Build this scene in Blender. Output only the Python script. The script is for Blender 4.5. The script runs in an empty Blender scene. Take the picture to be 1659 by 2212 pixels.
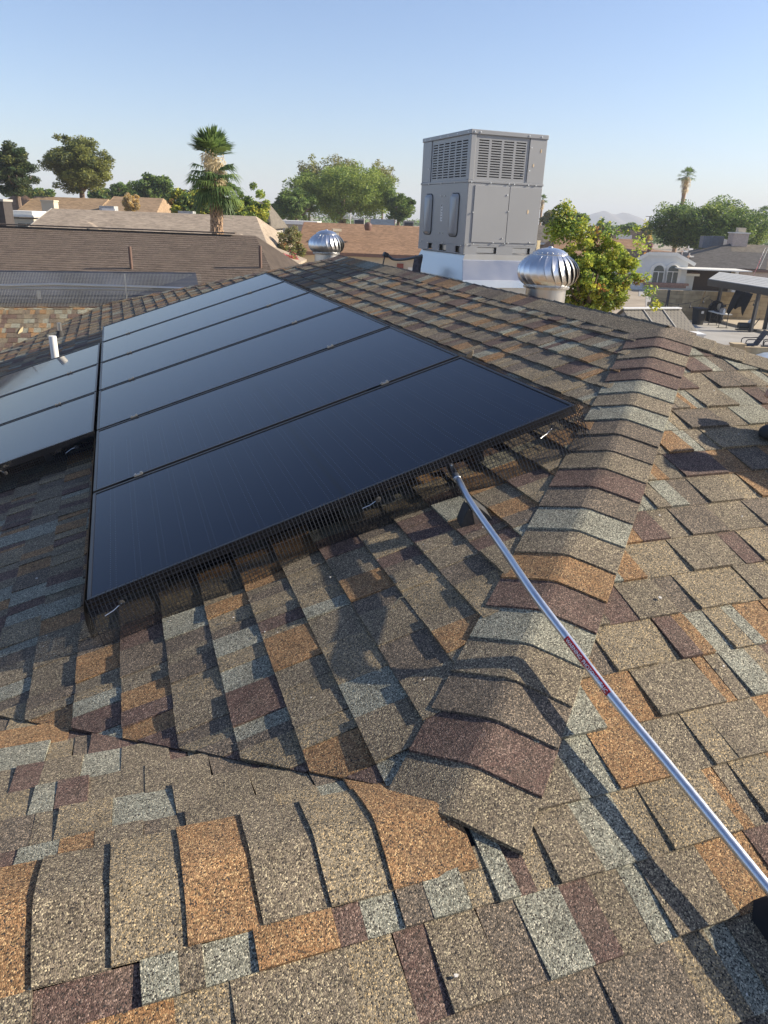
import bpy, math, random
import numpy as np
from mathutils import Vector, Matrix
random.seed(7); RNG = np.random.default_rng(11)
S = bpy.context.scene
COL = S.collection
R = math.radians

# ------------------------------------------------------------------ camera
FPX, PITCH, ROLL, YAW = 1562.811, 0.38679, 0.038774, 0.350685      # focal length in 1659-px picture units
CAM = Vector((-2.5592, -3.0216, 0.4627))
FW = Vector((math.sin(YAW)*math.cos(PITCH), math.cos(YAW)*math.cos(PITCH), -math.sin(PITCH)))
_r0 = Vector((math.cos(YAW), -math.sin(YAW), 0)); _u0 = _r0.cross(FW)
RT = math.cos(ROLL)*_r0 + math.sin(ROLL)*_u0
UP = -math.sin(ROLL)*_r0 + math.cos(ROLL)*_u0
cd = bpy.data.cameras.new('camera'); cam = bpy.data.objects.new('camera', cd); COL.objects.link(cam)
cam.matrix_world = Matrix((( RT.x, UP.x, -FW.x, CAM.x), (RT.y, UP.y, -FW.y, CAM.y), (RT.z, UP.z, -FW.z, CAM.z), (0,0,0,1)))
cd.sensor_fit = 'VERTICAL'; cd.sensor_height = 36; cd.sensor_width = 27
cd.lens = FPX/2212*36; cd.clip_start = .05; cd.clip_end = 9000
S.camera = cam
# ------------------------------------------------------------------ sky, sun, exposure
SUN_EL, SUN_AZ = R(26.5), R(104)          # azimuth clockwise from +Y
w = bpy.data.worlds.new('World'); S.world = w; w.use_nodes = True
nt = w.node_tree; bg = nt.nodes['Background']
sky = nt.nodes.new('ShaderNodeTexSky'); sky.sky_type = 'NISHITA'; sky.sun_disc = False
sky.sun_elevation = SUN_EL; sky.sun_rotation = SUN_AZ
sky.altitude = 300; sky.air_density = 1.0; sky.dust_density = 1.1; sky.ozone_density = 3.0
tint = nt.nodes.new('ShaderNodeMix'); tint.data_type = 'RGBA'; tint.blend_type = 'MULTIPLY'; tint.inputs[0].default_value = 1
tint.inputs[7].default_value = (.99, .945, 1.0, 1)
nt.links.new(sky.outputs[0], tint.inputs[6]); nt.links.new(tint.outputs[2], bg.inputs[0]); bg.inputs[1].default_value = .096
sd = Vector((math.cos(SUN_EL)*math.sin(SUN_AZ), math.cos(SUN_EL)*math.cos(SUN_AZ), math.sin(SUN_EL)))
sl = bpy.data.lights.new('sun', 'SUN'); sl.energy = 5.0; sl.angle = R(.53); sl.color = (1, .885, .70)
so = bpy.data.objects.new('sun', sl); COL.objects.link(so); so.rotation_euler = sd.to_track_quat('Z', 'Y').to_euler()
vs = S.view_settings; vs.view_transform = 'Standard'; vs.look = 'None'; vs.exposure = .98; vs.gamma = 1; vs.use_curve_mapping = False
S.cycles.max_bounces = 6

# ------------------------------------------------------------------ placing helpers
E1 = Vector((math.cos(YAW), -math.sin(YAW), 0)); E2 = Vector((math.sin(YAW), math.cos(YAW), 0))
GZ = -5.2
def ray(x, y): return FW + RT*((x-829.5)/FPX) - UP*((y-1106)/FPX)
def F(x, y, D):                              # point seen at x, y at depth D along the ground
    d = ray(x, y); return CAM + d*(D/d.dot(E2))
def G(x, y, z=GZ):
    d = ray(x, y); return CAM + d*((z-CAM.z)/d.z)
SL = .32145; K = 1/math.sqrt(1+SL*SL); J = -1.998
def hitA(x, y, h=0):
    n = Vector((-SL, 0, 1)); d = ray(x, y); return CAM + d*((h/K - n.dot(CAM))/n.dot(d))
def hitB(x, y, h=0):
    n = Vector((0, -SL, 1)); d = ray(x, y); return CAM + d*((h/K - n.dot(CAM))/n.dot(d))
def px(P):
    d = P-CAM; z = d.dot(FW); return 829.5+FPX*d.dot(RT)/z, 1106-FPX*d.dot(UP)/z, z

def tag(o, label=None, cat=None, group=None, kind=None):
    if label: o['label'] = label
    if cat: o['category'] = cat
    if group: o['group'] = group
    if kind: o['kind'] = kind
    return o
def empty(name, loc, label=None, cat=None, group=None, rz=0, mat=None):
    o = bpy.data.objects.new(name, None); COL.objects.link(o); o.empty_display_size = .1
    if mat is not None: o.matrix_world = mat
    else: o.location = loc; o.rotation_euler = (0, 0, rz)
    return tag(o, label, cat, group)
def copy_tree(o, parent=None, link=True):
    c = o.copy(); COL.objects.link(c); c.parent = parent
    for ch in [q for q in bpy.data.objects if q.parent == o]: copy_tree(ch, c)
    return c

class MB:
    def __init__(s): s.v = []; s.f = []; s.m = []
    def add(s, vs_, fs, mi=0):
        b = len(s.v); s.v += [tuple(q) for q in vs_]; s.f += [tuple(b+i for i in f) for f in fs]; s.m += [mi]*len(fs); return s
    def box(s, c, d, M=None, mi=0):
        x, y, z = d[0]/2, d[1]/2, d[2]/2; c = Vector(c)
        P = [Vector(p) for p in [(-x,-y,-z),(x,-y,-z),(x,y,-z),(-x,y,-z),(-x,-y,z),(x,-y,z),(x,y,z),(-x,y,z)]]
        P = [(M @ p if M is not None else p)+c for p in P]
        return s.add(P, [(0,3,2,1),(4,5,6,7),(0,1,5,4),(1,2,6,5),(2,3,7,6),(3,0,4,7)], mi)
    def bar(s, a, b, w_, h_, mi=0, up=(0,0,1)):
        a, b = Vector(a), Vector(b); d = b-a; L = d.length; d.normalize()
        u = Vector(up); x = d.cross(u)
        if x.length < 1e-3: x = d.cross(Vector((1,0,0)))
        x.normalize(); z = x.cross(d)
        M = Matrix((x, d, z)).transposed()
        return s.box((a+b)/2, (w_, L, h_), M, mi)
    def tube(s, pts, r, n=8, cap=True, mi=0):
        pts = [Vector(p) for p in pts]; rs = r if isinstance(r, (list, tuple)) else [r]*len(pts)
        b = len(s.v); px_ = None
        for i, p in enumerate(pts):
            d = (pts[min(i+1, len(pts)-1)]-pts[max(i-1, 0)]).normalized()
            if px_ is None:
                px_ = d.cross(Vector((0,0,1)))
                if px_.length < .1: px_ = d.cross(Vector((1,0,0)))
            px_ = (px_-d*px_.dot(d)).normalized(); q = d.cross(px_)
            for k in range(n):
                a = 2*math.pi*k/n; s.v.append(tuple(p+(px_*math.cos(a)+q*math.sin(a))*rs[i]))
        for i in range(len(pts)-1):
            for k in range(n):
                k2 = (k+1) % n; s.f.append((b+i*n+k, b+i*n+k2, b+(i+1)*n+k2, b+(i+1)*n+k)); s.m.append(mi)
        if cap:
            s.f.append(tuple(b+k for k in reversed(range(n)))); s.m.append(mi)
            e = b+(len(pts)-1)*n; s.f.append(tuple(e+k for k in range(n))); s.m.append(mi)
        return s
    def lathe(s, prof, c=(0,0,0), n=32, mi=0, cap=False):
        b = len(s.v); c = Vector(c)
        for r_, z in prof:
            for k in range(n):
                a = 2*math.pi*k/n; s.v.append((c.x+r_*math.cos(a), c.y+r_*math.sin(a), c.z+z))
        for i in range(len(prof)-1):
            for k in range(n):
                k2 = (k+1) % n; s.f.append((b+i*n+k, b+i*n+k2, b+(i+1)*n+k2, b+(i+1)*n+k)); s.m.append(mi)
        if cap: s.f.append(tuple(b+(len(prof)-1)*n+k for k in range(n))); s.m.append(mi)
        return s
    def prism(s, poly, n, mi=0):                      # closed polygon extruded by vector n
        n = Vector(n); P = [Vector(p) for p in poly]; k = len(P); Q = [p+n for p in P]
        return s.add(P+Q, [tuple(reversed(range(k))), tuple(range(k, 2*k))]+[(i, (i+1) % k, k+(i+1) % k, k+i) for i in range(k)], mi)
    def build(s, name, mats, parent=None, smooth=False, bevel=0, kind=None, origin=False, fix=True):
        me = bpy.data.meshes.new(name)
        off = Vector((0,0,0))
        if origin:
            off = Vector(np.mean(np.array(s.v), axis=0)); vv = [(a-off.x, b-off.y, c-off.z) for a, b, c in s.v]
        else: vv = s.v
        me.from_pydata(vv, [], s.f)
        for m in (mats if isinstance(mats, (list, tuple)) else [mats]): me.materials.append(m)
        if len(me.materials) > 1: me.polygons.foreach_set('material_index', s.m)
        if fix:
            import bmesh
            bm = bmesh.new(); bm.from_mesh(me); bmesh.ops.recalc_face_normals(bm, faces=bm.faces); bm.to_mesh(me); bm.free()
        if smooth:
            me.polygons.foreach_set('use_smooth', [True]*len(me.polygons))
            try: me.set_sharp_from_angle(angle=R(40))
            except Exception: pass
        o = bpy.data.objects.new(name, me); COL.objects.link(o); o.location = off
        if parent is not None: o.parent = parent
        if bevel:
            b = o.modifiers.new('bevel', 'BEVEL'); b.width = bevel; b.segments = 2; b.limit_method = 'ANGLE'
        if kind: o['kind'] = kind
        return o
def np_mesh(name, V, Q, mats, midx=None, parent=None, kind=None):
    me = bpy.data.meshes.new(name); n = len(V); k = Q.shape[1]; m = len(Q)
    me.vertices.add(n); me.vertices.foreach_set('co', np.asarray(V, np.float32).ravel())
    me.loops.add(m*k); me.loops.foreach_set('vertex_index', np.asarray(Q, np.int32).ravel())
    me.polygons.add(m); me.polygons.foreach_set('loop_start', np.arange(0, m*k, k, dtype=np.int32))
    for mt in (mats if isinstance(mats, (list, tuple)) else [mats]): me.materials.append(mt)
    if midx is not None: me.polygons.foreach_set('material_index', np.asarray(midx, np.int32))
    me.update(calc_edges=True); me.validate()
    o = bpy.data.objects.new(name, me); COL.objects.link(o)
    if parent is not None: o.parent = parent
    if kind: o['kind'] = kind
    return o

# ------------------------------------------------------------------ materials
def nmat(name):
    m = bpy.data.materials.new(name); m.use_nodes = True; return m, m.node_tree, m.node_tree.nodes['Principled BSDF']
def N(nt_, t, **kw):
    n = nt_.nodes.new(t)
    for k, v in kw.items():
        if k in n.inputs: n.inputs[k].default_value = v
        else: setattr(n, k, v)
    return n
def mathn(nt_, op, a, b=None, c=None):
    n = nt_.nodes.new('ShaderNodeMath'); n.operation = op
    for i, q in enumerate((a, b, c)):
        if q is None: continue
        if isinstance(q, (int, float)): n.inputs[i].default_value = q
        else: nt_.links.new(q, n.inputs[i])
    return n.outputs[0]
def mixc(nt_, f, a, b, blend='MIX'):
    n = nt_.nodes.new('ShaderNodeMix'); n.data_type = 'RGBA'; n.blend_type = blend; n.clamp_factor = True
    for s_, q in ((0, f), (6, a), (7, b)):
        if isinstance(q, (int, float)): n.inputs[s_].default_value = q
        elif isinstance(q, (tuple, list)): n.inputs[s_].default_value = (*q, 1) if len(q) == 3 else q
        else: nt_.links.new(q, n.inputs[s_])
    return n.outputs[2]
def simple(name, c, rough=.6, metal=0, var=.15, scale=6, bump=0, bscale=40, spec=.5):
    m, t, p = nmat(name)
    p.inputs['Roughness'].default_value = rough; p.inputs['Metallic'].default_value = metal
    p.inputs['Specular IOR Level'].default_value = spec
    g = N(t, 'ShaderNodeNewGeometry'); no = N(t, 'ShaderNodeTexNoise', Scale=scale, Detail=5.0)
    t.links.new(g.outputs['Position'], no.inputs['Vector'])
    d = tuple(x*(1-var) for x in c); l = tuple(min(1, x*(1+var)) for x in c)
    f = mathn(t, 'MULTIPLY_ADD', no.outputs[0], 2.2, -.6)
    t.links.new(mixc(t, f, d, l), p.inputs['Base Color'])
    if bump:
        n2 = N(t, 'ShaderNodeTexNoise', Scale=bscale, Detail=4.0); t.links.new(g.outputs['Position'], n2.inputs['Vector'])
        b = N(t, 'ShaderNodeBump', Strength=bump, Distance=.01); t.links.new(n2.outputs[0], b.inputs['Height']); t.links.new(b.outputs[0], p.inputs['Normal'])
    return m
def granule(name, c, alt=(.33,.27,.19)):
    c = tuple(y*.87 for y in (c[0]*1.03, c[1]*.985, c[2])); alt = tuple(x*.93 for x in alt)
    m, t, p = nmat(name); L = t.links
    p.inputs['Roughness'].default_value = .88; p.inputs['Specular IOR Level'].default_value = .35
    g = N(t, 'ShaderNodeNewGeometry')
    v = N(t, 'ShaderNodeTexVoronoi', Scale=390.0); L.new(g.outputs['Position'], v.inputs['Vector'])
    sp = N(t, 'ShaderNodeSeparateColor'); L.new(v.outputs['Color'], sp.inputs[0])
    val = mathn(t, 'MULTIPLY_ADD', sp.outputs[0], 1.45, .32)
    wn = N(t, 'ShaderNodeTexNoise', Scale=7.0, Detail=6.0, Roughness=.65); L.new(g.outputs['Position'], wn.inputs['Vector'])
    st = N(t, 'ShaderNodeTexNoise', Scale=1.7, Detail=5.0, Roughness=.7); L.new(g.outputs['Position'], st.inputs['Vector'])
    wv = mathn(t, 'ADD', mathn(t, 'MULTIPLY_ADD', wn.outputs[0], .9, .28), mathn(t, 'MULTIPLY', st.outputs[0], .55))
    tot = mathn(t, 'MULTIPLY', val, wv)
    a1 = mathn(t, 'GREATER_THAN', sp.outputs[1], .80)
    hn = N(t, 'ShaderNodeTexNoise', Scale=13.0, Detail=5.0, Roughness=.7); L.new(g.outputs['Position'], hn.inputs['Vector'])
    base = mixc(t, mathn(t, 'MULTIPLY_ADD', hn.outputs[0], 2.4, -.95), c, tuple(.45*x+.55*y for x, y in zip(c, (.112,.094,.068))))
    col = mixc(t, a1, base, alt)
    a2 = mathn(t, 'LESS_THAN', sp.outputs[1], .08)
    col = mixc(t, a2, col, (.03, .026, .024))
    ws = N(t, 'ShaderNodeTexNoise', Scale=5.0, Detail=9.0, Roughness=.72); L.new(g.outputs['Position'], ws.inputs['Vector'])
    wm = mathn(t, 'MULTIPLY_ADD', ws.outputs[0], 14, -9.3)
    wc = N(t, 'ShaderNodeClamp'); L.new(wm, wc.inputs[0])
    col = mixc(t, mathn(t, 'MULTIPLY', wc.outputs[0], .75), col, (.13,.125,.12))
    mul = N(t, 'ShaderNodeCombineColor')
    for i in range(3): L.new(tot, mul.inputs[i])
    n = mixc(t, 1.0, col, mul.outputs[0], 'MULTIPLY')
    L.new(n, p.inputs['Base Color'])
    b = N(t, 'ShaderNodeBump', Strength=.75, Distance=.0016); b.invert = True
    L.new(v.outputs['Distance'], b.inputs['Height']); L.new(b.outputs[0], p.inputs['Normal'])
    return m
GR = [granule('granules_sage', (.215,.225,.175), (.36,.34,.26)), granule('granules_rust', (.245,.140,.062), (.36,.24,.12)),
      granule('granules_maroon', (.098,.062,.050), (.20,.14,.11)), granule('granules_brown', (.155,.130,.090), (.31,.26,.17)),
      granule('granules_umber', (.108,.092,.070), (.26,.2,.14)), granule('granules_tan', (.200,.172,.115), (.36,.27,.15))]
GW = [.14, .14, .13, .27, .16, .16]
M_under = simple('asphalt_felt', (.025,.023,.022), .95)
M_black = simple('black_anodized', (.012,.012,.014), .35, 0, .1)
M_wire = simple('black_wire_coating', (.014,.013,.013), .32, 0, .2, spec=.6)
M_alu = simple('mill_aluminium', (.72,.72,.72), .3, 1, .08)
M_white = simple('white_paint', (.74,.73,.70), .5, 0, .06)
M_rubber = simple('black_rubber', (.035,.034,.034), .8, 0, .2, bump=.3)
M_dark = simple('dark_void', (.012,.012,.013), .8)
def galv(name, c=(.62,.64,.66), rough=.28, scale=14):
    m, t, p = nmat(name); L = t.links
    p.inputs['Metallic'].default_value = 1
    tc = N(t, 'ShaderNodeNewGeometry')
    v = N(t, 'ShaderNodeTexNoise', Scale=float(scale), Detail=5.0, Roughness=.6); L.new(tc.outputs['Position'], v.inputs['Vector'])
    f = mathn(t, 'MULTIPLY_ADD', v.outputs[0], 1.2, -.1)
    L.new(mixc(t, f, tuple(x*.92 for x in c), c), p.inputs['Base Color'])
    L.new(mathn(t, 'MULTIPLY_ADD', v.outputs[0], .2, rough-.08), p.inputs['Roughness'])
    b = N(t, 'ShaderNodeBump', Strength=.04, Distance=.01); L.new(v.outputs[0], b.inputs['Height']); L.new(b.outputs[0], p.inputs['Normal'])
    return m
M_galv = galv('galvanised_sheet', (.58,.575,.56), .30, 3); M_turb = galv('polished_aluminium_vanes', (.78,.78,.78), .30, 7); M_emt = galv('galvanised_conduit_steel', (.62,.66,.72), .34, 60)
M_ac = simple('grey_cabinet_enamel', (.285,.292,.302), .28, 0, .03, 1.5); M_ac2 = simple('grey_cabinet_enamel_scratched', (.30,.305,.312), .33, 0, .045, 2)
M_zinc = simple('zinc_screw_heads', (.7,.7,.68), .35, 1)
# solar glass: cell pattern from the pane's own coordinates
def solar_mat():
    m, t, p = nmat('solar_cell_glass'); L = t.links
    tc = N(t, 'ShaderNodeTexCoord'); s = N(t, 'ShaderNodeSeparateXYZ'); L.new(tc.outputs['Object'], s.inputs[0])
    X, Y = s.outputs[0], s.outputs[1]
    def line(c, pitch, wd):
        fr = mathn(t, 'FRACT', mathn(t, 'DIVIDE', c, pitch)); d = mathn(t, 'ABSOLUTE', mathn(t, 'SUBTRACT', fr, .5))
        return mathn(t, 'GREATER_THAN', d, .5-wd/pitch/2)
    bus = line(Y, .01675, .0016)                 # fine busbars run along the long side
    cell = line(X, .0875, .0030)                 # gaps between half cells
    cell2 = line(mathn(t, 'ADD', X, .010), .0875, .0022)
    cell3 = line(mathn(t, 'ADD', X, -.010), .0875, .0022)
    col = line(Y, .1675, .0020)
    mid = mathn(t, 'LESS_THAN', mathn(t, 'ABSOLUTE', mathn(t, 'SUBTRACT', X, .92)), .008)
    dots = mathn(t, 'MULTIPLY', mathn(t, 'MAXIMUM', cell2, cell3), line(Y, .01675, .004))
    c = mixc(t, bus, (.003,.006,.017), (.010,.016,.032))
    c = mixc(t, cell, c, (.004,.005,.010)); c = mixc(t, col, c, (.004,.005,.010))
    c = mixc(t, dots, c, (.06,.075,.10)); c = mixc(t, mid, c, (.003,.004,.007))
    L.new(c, p.inputs['Base Color'])
    g = N(t, 'ShaderNodeNewGeometry'); n = N(t, 'ShaderNodeTexNoise', Scale=2.5, Detail=7.0); L.new(g.outputs['Position'], n.inputs['Vector'])
    L.new(mathn(t, 'MULTIPLY_ADD', n.outputs[0], .08, .01), p.inputs['Roughness'])
    p.inputs['IOR'].default_value = 1.29
    # thin film of settled dust
    dm = N(t, 'ShaderNodeBsdfDiffuse'); dm.inputs[0].default_value = (.35,.33,.30,1)
    n2 = N(t, 'ShaderNodeTexNoise', Scale=5.0, Detail=8.0, Roughness=.7); L.new(g.outputs['Position'], n2.inputs['Vector'])
    mx = N(t, 'ShaderNodeMixShader'); L.new(mathn(t, 'MULTIPLY', n2.outputs[0], .006), mx.inputs[0])
    L.new(p.outputs[0], mx.inputs[1]); L.new(dm.outputs[0], mx.inputs[2])
    L.new(mx.outputs[0], t.nodes['Material Output'].inputs[0])
    return m
M_solar = solar_mat()
def roofmat(name, c, var=.3, sc=4.0, rows=True):
    m, t, p = nmat(name); L = t.links; p.inputs['Roughness'].default_value = .92; p.inputs['Specular IOR Level'].default_value = .2
    g = N(t, 'ShaderNodeNewGeometry')
    mp = N(t, 'ShaderNodeMapping'); mp.inputs['Rotation'].default_value = (0, 0, YAW); L.new(g.outputs['Position'], mp.inputs[0])
    mp2 = N(t, 'ShaderNodeMapping'); mp2.inputs['Scale'].default_value = (sc, sc*2.2, sc*2.2); L.new(mp.outputs[0], mp2.inputs[0])
    v = N(t, 'ShaderNodeTexVoronoi', Scale=1.0); v.distance = 'CHEBYCHEV'; L.new(mp2.outputs[0], v.inputs['Vector'])
    sp = N(t, 'ShaderNodeSeparateColor'); L.new(v.outputs['Color'], sp.inputs[0])
    n = N(t, 'ShaderNodeTexNoise', Scale=.7, Detail=4.0); L.new(g.outputs['Position'], n.inputs['Vector'])
    f = mathn(t, 'ADD', mathn(t, 'MULTIPLY', sp.outputs[0], .8), mathn(t, 'MULTIPLY_ADD', n.outputs[0], .8, -.3))
    L.new(mixc(t, f, tuple(x*(1-var) for x in c), tuple(x*(1+var) for x in c)), p.inputs['Base Color'])
    return m
M_rtan = roofmat('tan_grey_shingles', (.30,.245,.19)); M_rbrn = roofmat('brown_shingles', (.25,.155,.095)); M_rbrn2 = roofmat('light_brown_shingles', (.27,.19,.12))
M_rgry = roofmat('charcoal_shingles', (.085,.080,.078)); M_rgry2 = roofmat('grey_brown_shingles', (.135,.12,.10)); M_rdk = roofmat('dark_brown_shingles', (.07,.055,.045))
M_rblue = roofmat('slate_blue_shingles', (.07,.09,.12))
M_stucco = simple('beige_stucco', (.52,.45,.34), .9, 0, .08, 2, bump=.2); M_stw = simple('white_stucco', (.62,.63,.62), .9, 0, .05, 2, bump=.2)
M_stg = simple('grey_stucco', (.34,.32,.29), .9, 0, .08, 2); M_trim = simple('white_trim_paint', (.72,.70,.64), .6, 0, .04); M_fasc = simple('brown_fascia', (.16,.09,.07), .6)
M_red = simple('brick_red_stucco', (.22,.06,.045), .9); M_glass = simple('window_glass', (.05,.075,.075), .06, 0, .3, 3, spec=.9)
M_conc = simple('concrete_slab', (.33,.315,.29), .85, 0, .12, .8, bump=.1); M_dirt = simple('desert_gravel', (.30,.25,.19), .95, 0, .3, .35, bump=.3, bscale=8)
M_grav = simple('grey_gravel', (.34,.33,.31), .95, 0, .3, 6)
M_blk = simple('tan_concrete_block', (.44,.345,.21), .9, 0, .18, 3, bump=.2); M_blk2 = simple('tan_concrete_block_darker', (.36,.28,.17), .9, 0, .18, 3)
M_mort = simple('grey_mortar', (.20,.17,.12), .95)
M_steel = simple('dark_painted_steel', (.03,.032,.038), .5); M_cloth = simple('black_cover_cloth', (.012,.012,.013), .9, 0, .4, 8, bump=.5, bscale=12)
M_resin = simple('grey_resin_panel', (.30,.29,.27), .7, 0, .05); M_resinr = simple('resin_shed_roof', (.155,.140,.115), .75, 0, .12, 3)
M_bark = simple('grey_brown_bark', (.14,.10,.075), .9, 0, .35, 12, bump=.6, bscale=20); M_palmb = simple('palm_boot_bark', (.34,.23,.15), .9, 0, .35, 14)
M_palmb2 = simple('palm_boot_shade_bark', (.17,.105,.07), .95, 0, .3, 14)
def leafm(name, c, tr=.42):
    m, t, p = nmat(name); L = t.links; c = tuple(min(.6, x*1.6) for x in c); p.inputs['Roughness'].default_value = .55; p.inputs['Specular IOR Level'].default_value = .3
    g = N(t, 'ShaderNodeNewGeometry'); n = N(t, 'ShaderNodeTexNoise', Scale=1.2, Detail=3.0); L.new(g.outputs['Position'], n.inputs['Vector'])
    f = mathn(t, 'MULTIPLY_ADD', n.outputs[0], 2.4, -.7)
    cc = mixc(t, f, tuple(x*.72 for x in c), tuple(x*1.3 for x in c)); L.new(cc, p.inputs['Base Color'])
    tb = N(t, 'ShaderNodeBsdfTranslucent'); L.new(cc, tb.inputs[0])
    mx = N(t, 'ShaderNodeMixShader'); mx.inputs[0].default_value = tr; L.new(p.outputs[0], mx.inputs[1]); L.new(tb.outputs[0], mx.inputs[2])
    L.new(mx.outputs[0], t.nodes['Material Output'].inputs[0]); return m
LF = {k: leafm('leaf_'+k, c) for k, c in dict(pine=(.115,.125,.038), pined=(.042,.058,.026), olive=(.150,.160,.040), mesq=(.165,.205,.045), mesq2=(.120,.165,.040),
      green=(.095,.145,.040), deep=(.040,.070,.026), yellow=(.27,.27,.04), lime=(.22,.27,.045), gold=(.38,.26,.09), rust=(.22,.11,.04), pink=(.50,.07,.10), palm=(.115,.165,.045), palmd=(.055,.090,.030),
      straw=(.42,.31,.19), euc=(.17,.165,.08), far=(.10,.135,.07)).items()}

# ------------------------------------------------------------------ setting: ground, mountains
g = MB(); g.add([(-3000,-3000,GZ),(3000,-3000,GZ),(3000,3000,GZ),(-3000,3000,GZ)], [(0,1,2,3)])
tag(g.build('ground', M_dirt), kind='structure')

# ================================================================== THE ROOF
E_ = .143
def clip(poly, hp):
    out = poly
    for a, b, c in hp:                     # keep a*u+b*v+c >= 0
        src = out; out = []
        for i in range(len(src)):
            p, q = src[i], src[(i+1) % len(src)]
            dp = a*p[0]+b*p[1]+c; dq = a*q[0]+b*q[1]+c
            if dp >= 0: out.append(p)
            if dp*dq < 0: t = dp/(dp-dq); out.append((p[0]+t*(q[0]-p[0]), p[1]+t*(q[1]-p[1])))
        if len(out) < 3: return []
    return out
def area(p): return abs(sum(p[i][0]*p[(i+1) % len(p)][1]-p[(i+1) % len(p)][0]*p[i][1] for i in range(len(p))))/2
PIECES = []
def shingle_plane(O, U, V, u0, u1, v0, v1, phase, hps, nrm, hi=.0078, lo=.0032, lift=0.0, wear=1.0, skip=None):
    """laminated shingle courses: v grows up-slope, butt edges at phase+i*E"""
    O, U, V, Nn = Vector(O), Vector(U), Vector(V), Vector(nrm)
    i0 = math.floor((v0-phase)/E_)
    v = phase+i0*E_; prev = 3
    while v < v1:
        u = u0-random.random()*.3; lev = random.randint(0, 1)
        vj = v+random.uniform(-.002, .002)
        while u < u1:
            lev = 1-lev
            seg = random.uniform(.09, .20) if lev else random.uniform(.07, .17)
            subs = [seg] if random.random() < .55 else ([seg*.42, seg*.58] if random.random() < .5 else [seg*.6, seg*.4])
            for k_, sw in enumerate(subs):
                ci = random.choices(range(6), GW)[0]
                if ci == prev and random.random() < .6: ci = random.choices(range(6), GW)[0]
                prev = ci
                sk0, sk1 = random.uniform(-.004, .004), random.uniform(-.004, .004)
                poly = [(u, vj), (u+sw, vj), (u+sw+sk1, v+E_+.006), (u+sk0, v+E_+.006)]
                hp = hps(v) if callable(hps) else hps
                pc = clip(poly, hp)
                if pc and area(pc) > .0003 and not (skip and skip(u+sw/2, v+E_/2)):
                    hb = (hi if lev else lo)+random.uniform(-.0012, .0016)
                    h2 = .0022 if lev else .0010
                    w1, w2 = random.uniform(-.0015, .002), random.uniform(-.0015, .002)
                    top, bot = [], []
                    for (a, b) in pc:
                        f = min(1, max(0, (b-v)/E_)); fx = (a-u)/sw
                        hh = hb*(1-f)+h2*f+(w1*(1-fx)+w2*fx)*(1-f)+lift
                        top.append(O+U*a+V*b+Nn*hh); bot.append(O+U*a+V*b+Nn*(-.004+lift))
                    PIECES.append((top, bot, ci))
                u += sw
        v += E_
ex = Vector((1,0,0)); ey = Vector((0,1,0))
VA = Vector((K, 0, SL*K)); NA = Vector((-SL*K, 0, K))     # plane A climbs toward +X
# plane A in (u=y, v=-d): x=K*v
shingle_plane((0,0,0), ey, VA, -3.6, 9.6, -4.6, 0, -2.7893-10*E_, [(1,-K,-.15),(1,K,-2*J),(-1,-1.11*K,5.8),(-1,1.2*K,8.85+1.2*2.75),(0,-1,-.08)], NA, lift=.004, hi=.0118, lo=.0066,
              skip=lambda u, v: (-.55 < u < 5.3 and -2.65 < v < -1.15) or (2.5 < u < 4.4 and v < -2.9))
# plane B: climbs toward +Y;  y = K*v
VB = Vector((0, K, SL*K)); NB = Vector((0, -SL*K, K))
phB = -1.58742484-20*E_
NONE = [(0,0,-1)]
def zone(v): return 0 if (v+E_)*K <= J-.09 else 2 if v*K >= J else 1
BH = dict(hi=.0112, lo=.0042)
shingle_plane((0,0,0), ex, VB, -4.7, 3.6, -3.9, 0, phB, lambda v: ([(1,0,6)], NONE, [(1,-K,-.13),(-1,-K,-.13)])[zone(v)], NB, **BH)
shingle_plane((0,0,0), ex, VB, -4.7, J+.1, -3.9, 0, phB, lambda v: [(-1,0,J),(0,-K,J-.09)] if zone(v) == 1 else NONE, NB, **BH)
shingle_plane((0,0,0), ex, VB, J-.2, 3.6, -3.9, 0, phB, lambda v: [(1,0,-J),(1,-K,-.015),(-1,-K,-.13)] if zone(v) == 1 else NONE, NB, **BH)
# plane C: faces away, climbs toward -Y: y = 2J - K*v' ... use v up-slope: y = J - K*(v), v in (-x,0]
VC = Vector((0, -K, SL*K)); NC = Vector((0, SL*K, K))
shingle_plane((0,J,SL*J), ex, VC, -5.6, J+.1, -3.2, 0, -.06-22*E_, [(-1, K, J),(0,-1,-.09)], NC)
# plane D (far left wing, faces the camera)
XJ2 = -2.75; YD = 8.85; ZD = SL*XJ2
shingle_plane((0,YD,ZD), ex, VB, -8.5, XJ2+.1, -4.2, 0, -29*E_-.05, [(-1, 1/1.2*K*1.0, XJ2)], NB)
# back slope A' beyond the ridge
VP = Vector((-K, 0, SL*K)); NP = Vector((SL*K, 0, K))
shingle_plane((0,0,0), ey, VP, -3.2, 6.4, -3.2, 0, -22*E_-.03, [(0,-1,-.07),(1,-K,-.10),(-1,-1.11*K*-1*-1,5.8)], NP,
              skip=lambda u, v: (2.9 < u < 5.6 and -2.2 < v < -.4))

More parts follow.
